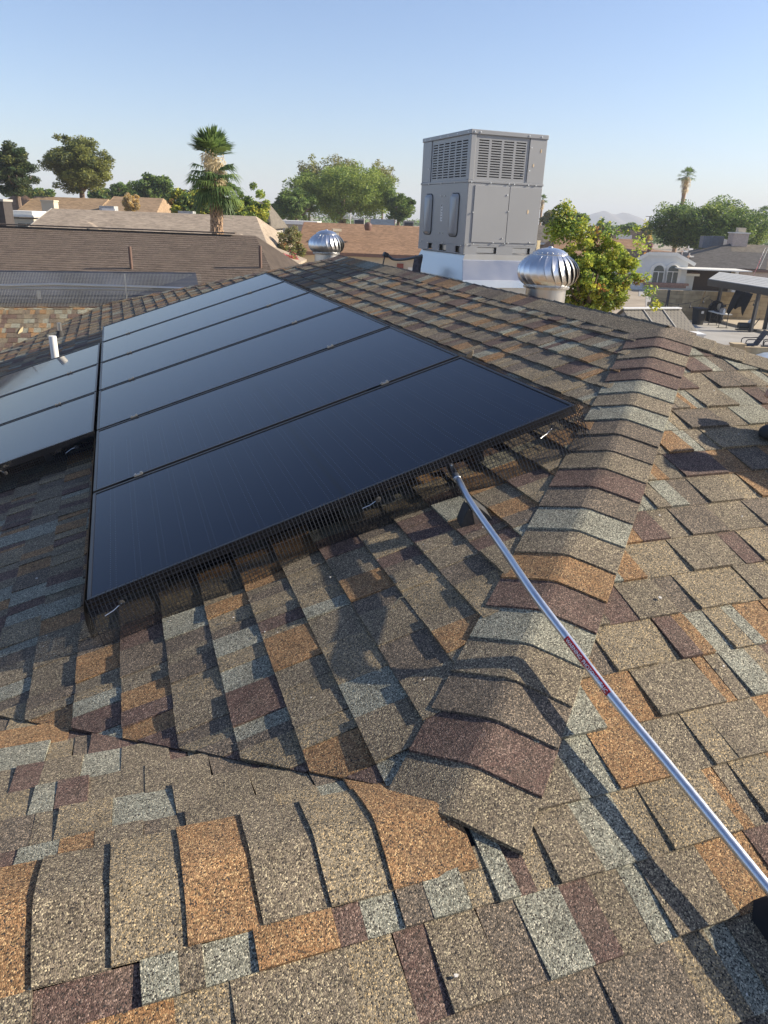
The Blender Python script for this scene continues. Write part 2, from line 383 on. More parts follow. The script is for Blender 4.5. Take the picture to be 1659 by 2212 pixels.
house = empty('house', (-1, 2, GZ), 'brown and sage shingled hip roof filling the foreground, under the solar panels', 'house')
HL = Vector((-1, 2, GZ))
def vis_area(pts):
    P = [px(p) for p in pts]
    if min(q[2] for q in P) <= .2: return 0
    cx_, cy_ = sum(q[0] for q in P)/len(P), sum(q[1] for q in P)/len(P)
    if not (0 < cx_ < 1659 and 0 < cy_ < 2212): return 0
    return area([(q[0], q[1]) for q in P])
rank = sorted(range(len(PIECES)), key=lambda i: -vis_area(PIECES[i][0]))
big = set(rank[:300])
field = MB()
def pc_geo(mb, pc, mi):
    top, bot, ci = pc; k = len(top)
    mb.add([p-HL for p in top+bot], [tuple(range(k))]+[(i, k+i, k+(i+1) % k, (i+1) % k) for i in range(k)], mi)
for i, pc in enumerate(PIECES):
    if i in big:
        mb = MB(); pc_geo(mb, pc, 0); mb.build('shingle', GR[pc[2]], house, origin=True, fix=False)
    else: pc_geo(field, pc, pc[2])
field.build('shingle_field', GR, house, kind='stuff', fix=False)
# deck under the shingles, walls
dk = MB(); D_ = -.006
def P3(x, y, z): return Vector((x, y, z+D_))-HL
XE = 4.6
dk.add([P3(0,0,0),P3(0,5.8,0),P3(XJ2,YD,ZD),P3(XJ2-2,YD-2.4,SL*(XJ2-2)),P3(2*J-.4-2.4,2.4+.4,SL*(2*J-2.8)),P3(J,J,SL*J)], [(0,1,2,3,4,5)])
dk.add([P3(0,0,0),P3(J,J,SL*J),P3(-6,J,SL*J),P3(-6,-XE,-SL*XE),P3(XE,-XE,-SL*XE)], [(0,1,2,3,4)])
dk.add([P3(J,J,SL*J),P3(J-3.2,J+3.2,SL*(J-3.2)),P3(-6,J+3.2,SL*(J-3.2)),P3(-6,J,SL*J)], [(0,1,2,3)])
dk.add([P3(0,0,0),P3(XE,-XE,-SL*XE),P3(XE,5.8+XE,-SL*XE),P3(0,5.8,0)], [(0,1,2,3)])
dk.add([P3(0,5.8,0),P3(XE,5.8+XE,-SL*XE),P3(-6,YD+4.5,-1.9),P3(-8.5,YD+1,ZD-.3),P3(-8.5,YD,ZD),P3(XJ2,YD,ZD)], [(0,1,2,3,4,5)])
dk.add([P3(XJ2,YD,ZD),P3(-8.5,YD,ZD),P3(-8.5,YD-4.2,ZD-SL*4.2),P3(XJ2-2.6,YD-3.1,ZD-SL*3.1)], [(0,1,2,3)])
dk.build('roof_deck', M_under, house, fix=False)
wl = MB(); wl.box((2.2-HL.x-2.2+.2,.6-HL.y,(-2.0+GZ)/2-GZ), (7.4,8.4,3.2)); wl.build('wall', M_stucco, house)

# ridge and hip caps
def caps(Pa, Pb, n1, n2, wd1, wd2, expo=.143, ov=.06, thick=.0055, seed=0, lift=.0115, start=0, colors=None, crd=.002):
    """caps laid from Pa (low) to Pb (high); n1,n2 = unit directions across the two slopes (down-slope sideways)"""
    rr = random.Random(seed); Pa, Pb = Vector(Pa), Vector(Pb); d = (Pb-Pa); L = d.length; d.normalize()
    n = int(L/expo); upn = Vector((0,0,1)); prev = 3
    for i in range(n):
        s0 = start+i*expo; s1 = s0+expo+ov
        ci = colors[i % len(colors)] if colors else rr.choices(range(6), [.15,.16,.2,.24,.13,.12])[0]
        mb = MB(); rows = []
        for s_, h in ((s0, lift+thick+rr.uniform(0,.002)), (s0+.5*expo, lift+thick*.55), (s1, lift-.001)):
            row = []
            sk = rr.uniform(-.003,.003)
            for (nn, wd, fr) in ((n1, wd1, 1), (n1, wd1, .55), (n1, wd1, .09), (None, 0, 0), (n2, wd2, .09), (n2, wd2, .55), (n2, wd2, 1)):
                p = Pa+d*(s_+(sk if fr == 1 else 0))
                if nn is not None: p = p+nn*(wd*fr)
                hh = h-(crd if nn is None else crd/6 if fr == .09 else 0)
                row.append(p+upn*hh)
            rows.append(row)
        for row in rows: mb.v += [tuple(q-HL) for q in row]
        low = [q-upn*.010-HL for q in rows[0]]; b2 = len(mb.v); mb.v += [tuple(q) for q in low]
        for a in (0, 1):
            for k in range(6): mb.f.append((a*7+k, a*7+k+1, (a+1)*7+k+1, (a+1)*7+k)); mb.m.append(0)
        for k in range(6): mb.f.append((k, b2+k, b2+k+1, k+1)); mb.m.append(0)
        for side in (0, 6):
            q = [Vector(mb.v[a*7+side])-upn*.010 for a in (0, 1, 2)]; b3 = len(mb.v); mb.v += [tuple(t) for t in q]
            for a in (0, 1): mb.f.append((a*7+side, (a+1)*7+side, b3+a+1, b3+a)); mb.m.append(0)
        mb.build('ridge_cap', GR[ci], house, origin=True, fix=False)
def side(nv): return Vector(nv).normalized()
dh = Vector((1,1,SL)).normalized()
# hip between A and B, running down toward the camera; across directions lie in each plane, square to the hip
def across(nrm, d, sgn):
    a = Vector(nrm).cross(d).normalized()
    return a*sgn
aA = across(NA, dh, 1); aB = across(NB, dh, 1)
if aA.x > aA.y: aA = -aA
if aB.x < aB.y: aB = -aB
Jp = Vector((J,J,SL*J))
caps(Jp+dh*-.05, (0,0,0), aA, aB, .155, .155, expo=.1325, crd=.003, seed=5, colors=[3,2,4,3,0,2,1,3,0,4,2,3,4,4,0,3,0,2,2,3,2,4,3,2])
# R2 ridge, foreground, running left
caps((-4.5,J,SL*J), (J+.05,J,SL*J), VB*-1*1.0, VC*-1.0, .138, .138, expo=.122, ov=.05, seed=3, lift=.006, crd=.003, colors=[3,1,0,5,3,4,3,0,1,3,5,4,0,1,3,5,1,3,5,1,3,0,3,1,4,5,3])
# main ridge
caps((0,5.9,0), (0,-.05,0), VA*-1, VP*-1, .15, .15, seed=9, crd=-.004)
caps((-2.75,YD+.02,ZD), (0,5.8,0), across(NA, Vector((2.75,-3.05,-ZD)).normalized(), 1)*(-1 if across(NA, Vector((2.75,-3.05,-ZD)).normalized(), 1).y > 0 else 1),
     Vector((.75,.65,-.15)).normalized(), .14, .14, seed=12)
dr = Vector((1,-1,-SL)).normalized()
a1 = across(NB, dr, 1); a1 = a1 if a1.x < -a1.y*-1 and a1.x < 0 else -a1
a2 = across(NP, dr, 1); a2 = a2 if a2.x > 0 else -a2
caps(dr*3.4, (0,0,0), a1, a2, .15, .15, seed=21, colors=[3,1,3,0,5,3,2,4,3,0,2,3,5,0,3,5,3,3,5,0,3,3,3,4])
caps((-8.4,YD,ZD), (-2.8,YD,ZD), VB*-1, Vector((0,K,-SL*K)), .14, .14, seed=23)

# ================================================================== SOLAR ARRAY
LP, SP, AY, AX = 1.8506, 1.03448, -.76036, .98974
PW = SP-.027
ROWN = ['lowest and nearest', 'second from the bottom', 'third from the bottom', 'fourth from the bottom', 'fifth from the bottom', 'farthest and topmost']
def panel_mat(d_low, y0, h=.15):
    # local X up-slope, local Y = +Y world, Z = normal; origin at the low near corner at glass height
    o = Vector((-d_low*K, y0, -d_low*K*SL))+NA*h
    Yl = ey; Xl = VA; Zl = NA
    M = Matrix((Xl, Yl, Zl)).transposed().to_4x4()
    # keep right-handed: X x Y = Z  (VA x ey = (-SLK,0,K)) ok
    M.translation = o; return M
def frame_mb(L=LP, W=PW, hgt=.034, lip=.013):
    m = MB()
    m.box((L/2, lip/2, -hgt/2), (L, lip, hgt)); m.box((L/2, W-lip/2, -hgt/2), (L, lip, hgt))
    m.box((lip/2, W/2, -hgt/2), (lip, W-2*lip, hgt)); m.box((L-lip/2, W/2, -hgt/2), (L, W-2*lip-.0002, hgt) if False else (lip, W-2*lip, hgt))
    return m
proto = None
ARR = [empty('solar_array', Vector((-2.2,2.3,-.7)), 'long main column of six black solar panels sloping across the roof', 'solar array'),
       empty('solar_array', Vector((-3.9,3.0,-1.2)), 'shorter column of three black solar panels at the left edge', 'solar array')]
def onto(o, a, M=None):
    o.parent = ARR[a]
    if M is not None: o.matrix_local = Matrix.Translation(-ARR[a].location) @ M
    else: o.location = o.location-ARR[a].location
    for k in ('category', 'group', 'label'):
        if k in o: del o[k]
def make_panel():
    p = empty('solar_panel', (0,0,0))
    frame_mb().build('frame', M_black, p, bevel=.0012)
    gl = MB(); gl.box((LP/2-.011+.011, PW/2, -.006), (LP-.022, PW-.022, .005)); gl.build('cell_glass', M_solar, p)
    bk = MB(); bk.box((LP/2, PW/2, -.012), (LP-.024, PW-.024, .003)); bk.build('backsheet', M_dark, p)
    return p
proto = make_panel()
first = True
def place_panel(d_low, y0, a):
    global first
    p = proto if first else copy_tree(proto)
    first = False
    onto(p, a, panel_mat(d_low, y0))
    return p
for i in range(6): place_panel(AX+LP, AY+i*SP, 0)
for i in (2, 3, 4): place_panel(AX+2*LP+.02, AY+i*SP, 1)
# rails and feet
def onA(d, y, h): return Vector((-d*K, y, -d*K*SL))+NA*h
for k_, (d, y0, y1, lb) in enumerate(((1.40, AY+.02, AY+6*SP-.02, 'long black mounting rail under the upper half of the main column'), (2.62, AY+.02, AY+6*SP-.02, 'long black mounting rail under the lower half of the main column'),
      (3.15, AY+2*SP+.02, AY+5*SP-.02, 'short black mounting rail under the left column near the main column'), (4.35, AY+2*SP+.02, AY+5*SP-.02, 'short black mounting rail under the far left of the left column'))):
    rl = empty('mounting_rail', onA(d, y0, .09), lb, 'mounting rail', 'rails under the solar panels')
    m = MB(); o = onA(d, y0, .09); m.bar((0,0,0), onA(d, y1, .09)-o, .04, .045, up=NA); m.build('rail', M_black, rl)
    yy = y0+.35
    while yy < y1:
        f = MB(); q = onA(d, yy, .035)-o; f.box(q, (.05,.06,.07)); f.build('foot', M_alu, rl); yy += 1.2
    onto(rl, 0 if k_ < 2 else 1)
# mid clamps (silver) between panels
cl = MB(); cl.box((0,0,.001), (.040,.022,.005)); cl.box((.014,0,.006),(.010,.012,.006)); cl.box((-.012,0,.0055), (.006,.02,.005))
clm = cl.build('panel_clamp', simple('dull_clamp_metal', (.35,.34,.32), .45, .8, .2, 60))
MA3 = Matrix((VA, ey, NA)).transposed().to_4x4()
def clamp(d, y, lab, f=[True]):
    o = clm if f[0] else clm.copy()
    if not f[0]: COL.objects.link(o)
    f[0] = False
    M = MA3.copy(); M.translation = onA(d, y, .152); onto(o, 1 if 'left column' in lab else 0, M)
nm = ['first and second', 'second and third', 'third and fourth', 'fourth and fifth', 'fifth and farthest']
for i in range(1, 6):
    clamp(2.64-.01*i, AY+i*SP-.007, 'left silver clamp between the %s panels of the main column' % nm[i-1])
    clamp(1.41-.01*i, AY+i*SP-.007, 'right silver clamp between the %s panels of the main column' % nm[i-1])
clamp(3.13, AY+3*SP-.007, 'silver clamp between the nearest two panels of the left column')
clamp(3.10, AY+4*SP-.007, 'silver clamp between the farther two panels of the left column')

# critter guard mesh skirts
def skirt(name, A0, A1, out, label, pitch=.0135, hgt=.15, bulge=.05, seed=1, r=.0013):
    rr = np.random.default_rng(seed); A0, A1 = Vector(A0), Vector(A1); L = (A1-A0).length; out = Vector(out)
    n = int(L/pitch); nr = int((hgt+.03)/pitch)
    ph = rr.uniform(0, 6, 4)
    def pt(s, t):
        # s metres along, t 0..1 down
        wv = (math.sin(s*2.1+ph[0])+.6*math.sin(s*5.3+ph[1])+.3*math.sin(s*13+ph[2]))*.5
        o = .002+t*(bulge*(.9+.7*wv))+.012*math.sin(t*3.1)
        return A0.lerp(A1, s/L)+NA*(.006*(1-t)+.003*math.sin(s*9+ph[3])*(1-t)-t*hgt)+out*o
    mb = MB()
    for i in range(n+1):
        s = i*pitch; mb.tube([pt(s, t) for t in (-.02+.04*rr.random(), .2, .45, .7, .9, 1.0)], r*1.1, 3, cap=False)
    for j in range(1, nr+1):
        t = j/nr; mb.tube([pt(i*pitch*2, t) for i in range(n//2+1)], r, 3, cap=False)
    top = empty(name, A0, label, 'mesh guard', 'black wire guards around the panels')
    mb.v = [(a-A0.x, b-A0.y, c-A0.z) for a, b, c in mb.v]
    mb.build('wire_grid', M_wire, top, kind='stuff', fix=False)
    onto(top, 1 if 'left panel column' in label else 0)
    return top
dn, dfx = AX, AX+LP
c_ = lambda d, y: onA(d, y, .150)
skirt('critter_guard', c_(dfx+.002, AY-.004), c_(dn-.004, AY-.004), (0,-1,0), 'black wire mesh skirt along the front edge of the nearest panel', bulge=.075)
skirt('critter_guard', c_(dn-.004, AY-.006), c_(dn-.004, AY+6*SP), VA, 'black wire mesh skirt along the right side of the main panel column', seed=4, bulge=.02, pitch=.0145)
skirt('critter_guard', c_(dfx+.004, AY), c_(dfx+.004, AY+2*SP-.02), -VA, 'black wire mesh skirt down the left side of the two nearest panels', seed=6, bulge=.03)
skirt('critter_guard', c_(dfx+.03, AY+2*SP-.004), c_(dfx+LP, AY+2*SP-.004), (0,-1,0), 'black wire mesh skirt along the front of the short left panel column', seed=8, bulge=.05)
# white wire clips through the guards
def wclip(o, pts, lab):
    m = MB(); P0 = Vector(pts[0]); m.tube([Vector(p)-P0 for p in pts], .0016, 6)
    e = empty('wire_clip', P0, lab, 'wire clip', 'clips fastening the mesh'); m.build('wire', M_alu, e)
    d = MB(); d.lathe([(.002,0),(.011,.001),(.010,.003),(.002,.004)], n=14); q = d.build('washer', M_rubber, e); q.rotation_euler = (R(90),0,0)
    onto(e, 1 if 'left column' in lab else 0)
for (tx, ty), (bx, by), lb in (((262,1284),(227,1305),'wire clip near the bottom left corner of the nearest panel'), ((805,1066),(768,1081),'wire clip in the mesh left of the conduit'), ((1176,914),(1144,934),'wire clip near the right corner of the nearest panel')):
    a = hitA(tx, ty, .11)+Vector((0,-.06,0)); b = hitA(bx, by, .10)+Vector((0,-.08,0)); wclip(None, [a, a.lerp(b, .5)+Vector((0,0,-.004)), b], lb)
for (tx, ty), (bx, by), lb in (((165,966),(142,979),'wire clip in left column'), ((12,1022),(-6,1018),'wire clip at the left picture edge, in the left column mesh')):
    a = hitA(tx, ty, .12); b = hitA(bx, by, .11); wclip(None, [a, a.lerp(b, .5)+Vector((0,0,.006)), b], lb)

# ================================================================== CONDUIT
pts = [hitA(955,975,.08)+Vector((.02,.35,0)), hitA(970,1005,.082), hitA(1015.6,1083,.085), hitA(1085,1183,.080), hitB(1146,1278,.085)+Vector((.004,0,0)), hitB(1228,1382,.080), hitB(1320,1503,.082), hitB(1464,1678,.082), hitB(1659,1918,.085)]
pts.append(pts[-1]+(pts[-1]-pts[-2])*2.2)
def smooth_path(P, k=6):
    out = []
    for i in range(len(P)-1):
        p0, p1, p2, p3 = P[max(i-1,0)], P[i], P[i+1], P[min(i+2,len(P)-1)]
        for j in range(k):
            t = j/k; out.append(.5*((2*p1)+(p2-p0)*t+(2*p0-5*p1+4*p2-p3)*t*t+(3*p1-p0-3*p2+p3)*t**3))
    return out+[P[-1]]
sp_ = smooth_path(pts)
cond = empty('conduit', pts[2], 'long silver metal conduit running from the front panel down to the lower right', 'conduit')
m = MB(); m.tube([p-pts[2] for p in sp_], .0108, 20, cap=False); m.build('pipe', M_emt, cond, smooth=True)
m = MB(); m.tube([pts[1]-pts[2], pts[1].lerp(pts[2], .42)-pts[2]], .0140, 20); m.build('coupling', M_emt, cond, smooth=True, bevel=.001)
m = MB(); q = pts[1].lerp(pts[2], .1)-pts[2]; m.box(q+Vector((0,0,.016)), (.008,.008,.008)); m.tube([q+Vector((0,0,.014)), q+Vector((0,0,.024))], .0035, 10); m.build('set_screw', M_zinc, cond)
# red warning sticker wrapped on the pipe
M_sred = simple('red_vinyl', (.33,.012,.018), .4, 0, .1); M_swht = simple('white_print', (.8,.78,.76), .45, 0, .02)
a_, b_ = hitB(1205,1362,.085), hitB(1292,1468,.085)
pa = min(sp_, key=lambda p: (p-a_).length); 
axis = (pts[6]-pts[5]).normalized()
ctr = pts[5].lerp(pts[6], .48)
L_st = .235*.74
view = (CAM-ctr); view = (view-axis*view.dot(axis)).normalized()
sidev = axis.cross(view).normalized()           # across, seen from the camera
def cyl(s, ang, r): return ctr+axis*s+(view*math.cos(ang)+sidev*math.sin(ang))*r
sgn = 1 if (px(ctr+sidev*.01)[0] < px(ctr)[0]) else -1
off = R(18)*sgn
m = MB(); nseg = 24
for i in range(nseg+1):
    a = off+R(-46+92*i/nseg); m.v += [tuple(cyl(-L_st/2, a, .0112)-pts[2]), tuple(cyl(L_st/2, a, .0112)-pts[2])]
for i in range(nseg): m.f.append((2*i, 2*i+1, 2*i+3, 2*i+2)); m.m.append(0)
stk = m.build('warning_label', M_sred, cond, smooth=True)
fc = bpy.data.curves.new('txt', 'FONT'); fc.body = 'WARNING: PHOTOVOLTAIC'; fc.size = 1; fc.align_x = 'CENTER'; fc.align_y = 'CENTER'; fc.offset = .01
fo = bpy.data.objects.new('txt', fc); COL.objects.link(fo)
dg = bpy.context.evaluated_depsgraph_get(); me = bpy.data.meshes.new_from_object(fo.evaluated_get(dg)); bpy.data.objects.remove(fo)
xs = [v.co.x for v in me.vertices]; wdt = max(xs)-min(xs); xm = (max(xs)+min(xs))/2; ym = sum(v.co.y for v in me.vertices)/len(me.vertices)
yt = max(v.co.y for v in me.vertices)-min(v.co.y for v in me.vertices)
import bmesh
bmx = bmesh.new(); bmx.from_mesh(me)
for q in range(1, 12):
    bmesh.ops.bisect_plane(bmx, geom=bmx.verts[:]+bmx.edges[:]+bmx.faces[:], plane_co=(0, ym-yt/2+yt*q/12, 0), plane_no=(0,1,0))
bmx.to_mesh(me); bmx.free()
kx = L_st*.94/wdt; ky = .0098/yt
for v in me.vertices:
    ang = off-(v.co.y-ym)*ky/.0113*sgn
    v.co = cyl((v.co.x-xm)*kx, ang, .01155)-pts[2]
me.materials.clear(); me.materials.append(M_swht)
to = bpy.data.objects.new('lettering', me); COL.objects.link(to); to.parent = stk
# rubber support block and strap
bp = onA(0,0,0); bc = pts[2].lerp(pts[1], .02); foot = bc-NA*.083
X_ = (pts[2]-pts[1]).normalized(); Y_ = NA.cross(X_).normalized()
bl = empty('pipe_support', foot, 'black rubber block holding up the conduit just below the panels', 'pipe support')
def lb_(x, y, z): return X_*x+Y_*y+NA*z
m = MB(); prof = [(-.055,.004),(.055,.004),(.050,.022),(.024,.062),(.013,.074),(.010,.064),(-.010,.064),(-.013,.074),(-.024,.062),(-.050,.022)]
m.prism([lb_(-.032, y, z) for y, z in prof], X_*.064); m.build('block', M_rubber, bl, bevel=.002)
m = MB(); m.prism([lb_(.033, y, z) for y, z in [(-.006,.004),(.012,.004),(.009,.066),(-.004,.066)]], X_*.002); m.build('strap', M_galv, bl)

# small roof litter
tw = MB(); a, b = hitA(848,1312,.012), hitA(882,1286,.02); q = a.lerp(b,.5)+NA*.012
tw.tube([Vector((0,0,0)), q-a, b-a], .0022, 5); tag(tw.build('dry_twig', LF['straw']), 'thin straw-coloured twig lying on the shingles left of the conduit', 'twig').location = a
lfm = MB(); a = hitA(1006,778,.02); b = hitA(1022,756,.09)
d = b-a; sdv = d.cross(CAM-a).normalized()
lfm.add([Vector((0,0,0)), d*.45+sdv*.017, d*.8+sdv*.012+NA*.004, d, d*.75-sdv*.008, d*.4-sdv*.012], [(0,1,5),(1,2,4,5),(2,3,4)])
o = lfm.build('dry_leaf', simple('pale_dry_leaf', (.75,.62,.42), .6)); o.location = a; tag(o, 'pale dry leaf standing against the right edge of the nearest panel', 'leaf')
m_ = o.modifiers.new('thick', 'SOLIDIFY'); m_.thickness = .002
lfm = MB(); a = G(48,705, -1.15); a = CAM+ray(48,707)*((ZD-SL*YD+SL*0-CAM.z+SL*CAM.y)/(ray(48,707).z-SL*ray(48,707).y)) if False else a
nD = Vector((0,-SL,1)); cD = ZD-SL*YD
def hitD(x, y, h=0): d = ray(x, y); return CAM+d*((cD+h/K-nD.dot(CAM))/nD.dot(d))
a, b = hitD(38,722,.01), hitD(50,705,.03); d = b-a; sdv = d.cross(CAM-a).normalized()
lfm.add([Vector((0,0,0)), d*.5+sdv*.03, d, d*.5-sdv*.01], [(0,1,2,3)]); o = lfm.build('dry_leaf', LF['straw']); o.location = a; o.modifiers.new('thick','SOLIDIFY').thickness = .003
tag(o, 'curled straw-coloured leaf on the sunlit shingles at far left', 'leaf')

# chips, droppings and grit scattered on the slopes
db = MB(); dr_ = random.Random(4)
for q in range(150):
    if q % 2: y = dr_.uniform(-2.2, 0); d0 = dr_.uniform(1.2, 3.3); P = onA(d0, y, .016); ok = y > max(-d0*K+.2, 2*J+d0*K+.2) and not (y > AY-.1 and d0 < 3); X1, Y1, Z1 = VA, ey, NA
    else: x = dr_.uniform(-3.2, .2); y = dr_.uniform(-3.2, -.4); P = Vector((x, y, SL*y))+NB*.013; ok = y < max(x, J)-.25; X1, Y1, Z1 = ex, VB, NB
    if not ok: continue
    r_ = dr_.choice((.0016,.002,.003,.0045)); kk = 5
    pl = [P+X1*(r_*dr_.uniform(.6,1.3)*math.cos(a*6.283/kk))+Y1*(r_*dr_.uniform(.6,1.3)*math.sin(a*6.283/kk)) for a in range(kk)]
    db.prism(pl, Z1*r_*.7)
tag(db.build('roof_grit', simple('pale_chips', (.55,.52,.47), .8, 0, .3, 90)), 'pale chips and grit scattered over the shingles', 'debris', kind='stuff')

# vent pipes on plane A
def vent(base, h, r, mat, label, collar=True, tilt=(0,0,0), cap=False):
    e = empty('vent_pipe', base, label, 'vent pipe')
    m = MB(); m.tube([(0,0,-.02),(0,0,h)], r, 24, cap=False); m.tube([(0,0,h),(0,0,-.0)], r*.86, 24, cap=True); m.build('pipe', mat, e, smooth=True)
    if collar:
        f = MB(); f.lathe([(r*2.6,-.02),(r*1.7,.02),(r*1.1,.06),(r*1.02,.08)], n=24); f.build('flashing', M_rubber, e, smooth=True)
    return e
bpt = hitA(122,792,.0)
vent(bpt, .30, .036, M_white, 'white plastic vent pipe standing behind the left solar panels')
vent(hitA(131,728), .17, .030, M_galv, 'short grey metal vent pipe on the shaded slope behind the white one')

# screened dark box on the far wing ridge (seen through steel mesh)
sx0, sx1 = -7.0, -1.35
scr = empty('solar_panel_screen', (sx0, YD-.12, ZD), 'silvery mesh screen standing on the far left ridge with a dark panel behind it', 'mesh screen')
m = MB(); pit = .0195; z0s, z1s = ZD-.01, ZD+.45
n = int((sx1-sx0)/pit)
def zb(x): return ZD-.02 if x < XJ2-.1 else max(ZD-.02, ZD-.02+ (x-XJ2+.1)*.33)
M_smesh = simple('galvanised_mesh_wire', (.42,.41,.37), .45, .25, .1)
for i in range(n+1):
    x = sx0+i*pit; zz = zb(x)
    if zz < z1s-.02: m.box((x-sx0, 0, (zz+z1s)/2-ZD), (.0042,.003, z1s-zz))
z = z0s
while z < z1s:
    xe = sx1
    m.box(((xe+sx0)/2-sx0, .004, z-ZD), (xe-sx0, .002, .002)); z += pit
m.build('wire_grid', M_smesh, scr, kind='stuff', fix=False)
m = MB(); m.add([(0,.10,.02),(sx1-sx0,.10,.02),(sx1-sx0,.85,.40),(0,.85,.40)], [(0,1,2,3)]); m.box(((sx1-sx0)/2,.86,.385),(sx1-sx0,.03,.04)); m.build('panel_back', simple('panel_underside', (.035,.04,.055), .35, 0, .5, 2), scr)
m = MB(); m.tube([(0,.16,.27),(1.6,.16,.275),(2.6,.17,.24),(3.6,.17,.27),(5.4,.2,.22)], .024, 10); m.tube([(0,.20,.23),(2.2,.2,.22),(5.4,.24,.19)], .016, 10); m.build('cable_tube', M_galv, scr, smooth=True)
for x in (1.2, 2.75, 4.55): MB().box((x,.02,.22),(.02,.01,.44)).build('post', M_alu, scr)
MB().box((3.35,.2,.1),(.05,.02,.16)).build('bracket', M_alu, scr)

# ================================================================== HVAC
AC = Vector((.73, 3.96, .188)); AW, AD, AH = .83, 1.17, 1.075; SEAM = .62
ac = empty('air_conditioner', AC, 'grey rooftop air conditioning unit with slotted grilles on a galvanised curb', 'air conditioner', rz=.015)
b = MB(); b.box((AW/2, AD/2, .04+SEAM/2-.02), (AW, AD, SEAM-.04)); b.build('lower_cabinet', M_ac, ac, bevel=.006)
b = MB(); b.box((AW/2, AD/2, AH-.02), (AW+.016, AD+.016, .04)); b.build('top_cover', M_ac, ac, bevel=.005)
b = MB(); b.box((AW/2, AD/2, SEAM+.008), (AW+.012, AD+.012, .022)); b.build('seam_band', M_ac, ac, bevel=.003)
b = MB(); b.box((AW/2, AD/2, (SEAM+AH)/2), (AW-.14, AD-.14, AH-SEAM-.08)); b.build('coil', simple('condenser_coil', (.05,.055,.06), .5, .5, .3, 30), ac)
def slotted(o, ux, uz, W, H, cols, rows, mx, mz, gap, duty=.45, th=.006):
    """plate with horizontal slots: stiles and bars; o origin, ux,uz axes"""
    o, ux, uz = Vector(o), Vector(ux), Vector(uz); nrm = ux.cross(uz)
    m = MB(); Mx = Matrix((ux, nrm, uz)).transposed()
    def bx(x0, x1, z0, z1, t=th): m.box(o+ux*((x0+x1)/2)+uz*((z0+z1)/2), (x1-x0, t, z1-z0), Mx)
    cw = (W-2*mx-(cols-1)*gap)/cols
    bx(0, mx, 0, H); bx(W-mx, W, 0, H)
    for c in range(cols-1): x = mx+(c+1)*cw+c*gap; bx(x, x+gap, mz, H-mz)
    bx(mx, W-mx, 0, mz); bx(mx, W-mx, H-mz, H)
    rh = (H-2*mz)/rows
    for c in range(cols):
        x = mx+c*(cw+gap)
        for r_ in range(rows):
            z = mz+r_*rh; bx(x, x+cw, z+rh*duty, z+rh, th*.92)
    return m
gh = AH-SEAM-.06
# front (-Y) upper: grille at left part, solid panel at the right
slotted((.055,.012,SEAM+.02), (1,0,0), (0,0,1), AW*.70, gh, 4, 15, .035, .03, .026).build('front_grille', M_ac, ac)
b = MB(); b.box((.055+AW*.70+(AW-.055-AW*.70)/2+.002, .008, SEAM+.02+gh/2), (AW-.055-AW*.70-.004, .014, gh)); b.build('corner_panel', M_ac2, ac, bevel=.002)
b = MB(); b.box((.026, .026, SEAM+.02+gh/2), (.052,.052, gh)); b.build('corner_post', M_ac, ac, bevel=.003)
slotted((.012, AD*.80, SEAM+.02), (0,-1,0), (0,0,1), AD*.80-.055, gh, 6, 14, .03, .03, .028).build('side_grille', M_ac, ac)
b = MB(); b.box((.008, AD*.90+.002, SEAM+.02+gh/2), (.014, AD*.20-.004, gh)); b.build('side_panel', M_ac, ac, bevel=.002)
# lower front access panels
for x0, x1, mm in ((.075, AW*.55, M_ac2), (AW*.55+.006, AW-.006, M_ac2)):
    b = MB(); b.box(((x0+x1)/2, -.003, .07+(SEAM-.09)/2), (x1-x0, .008, SEAM-.10)); b.build('access_panel', mm, ac, bevel=.002)
# lower side embossed handles
def rrect(w_, h_, r_, n=6):
    P = []
    for cx, cz, a0 in ((w_/2-r_, h_/2-r_, 0), (-w_/2+r_, h_/2-r_, 90), (-w_/2+r_, -h_/2+r_, 180), (w_/2-r_, -h_/2+r_, 270)):
        for i in range(n+1): a = R(a0+90*i/n); P.append((cx+r_*math.cos(a), cz+r_*math.sin(a)))
    return P
for yc in (.27, .93):
    o = Vector((-.0015, yc, .32))
    outer = rrect(.20, .40, .045); inner = rrect(.15, .35, .035)
    m = MB(); k = len(outer); m.v = [tuple(o+Vector((-.002, y, z))) for y, z in outer]+[tuple(o+Vector((-.026, y, z))) for y, z in inner]
    for i in range(k): m.f.append((i, (i+1) % k, k+(i+1) % k, k+i)); m.m.append(0)
    m.f.append(tuple(range(k, 2*k))); m.m.append(0); m.build('embossed_handle', M_ac, ac, smooth=True)
    m = MB(); ring = [o+Vector((-.002, y, z)) for y, z in rrect(.205,.405,.047)]; m.tube(ring[6:]+ring[:0], .005, 6); 
    m.build('handle_gasket', M_black, ac)
b = MB(); b.box((-.001, .58, .34), (.002,.045,.17)); st = b.build('label_sticker', M_white, ac)
b = MB()
for i in range(6): b.box((-.0026, .58+.004*((i % 3)-1), .275+i*.026), (.001,.016+.006*(i % 2),.010))
b.box((-.0026,.58,.415),(.001,.020,.016)); b.build('arrow_print', M_black, st)
b = MB(); b.box((-.0003,.58,.10+.05),(.001,.2,.003)); 
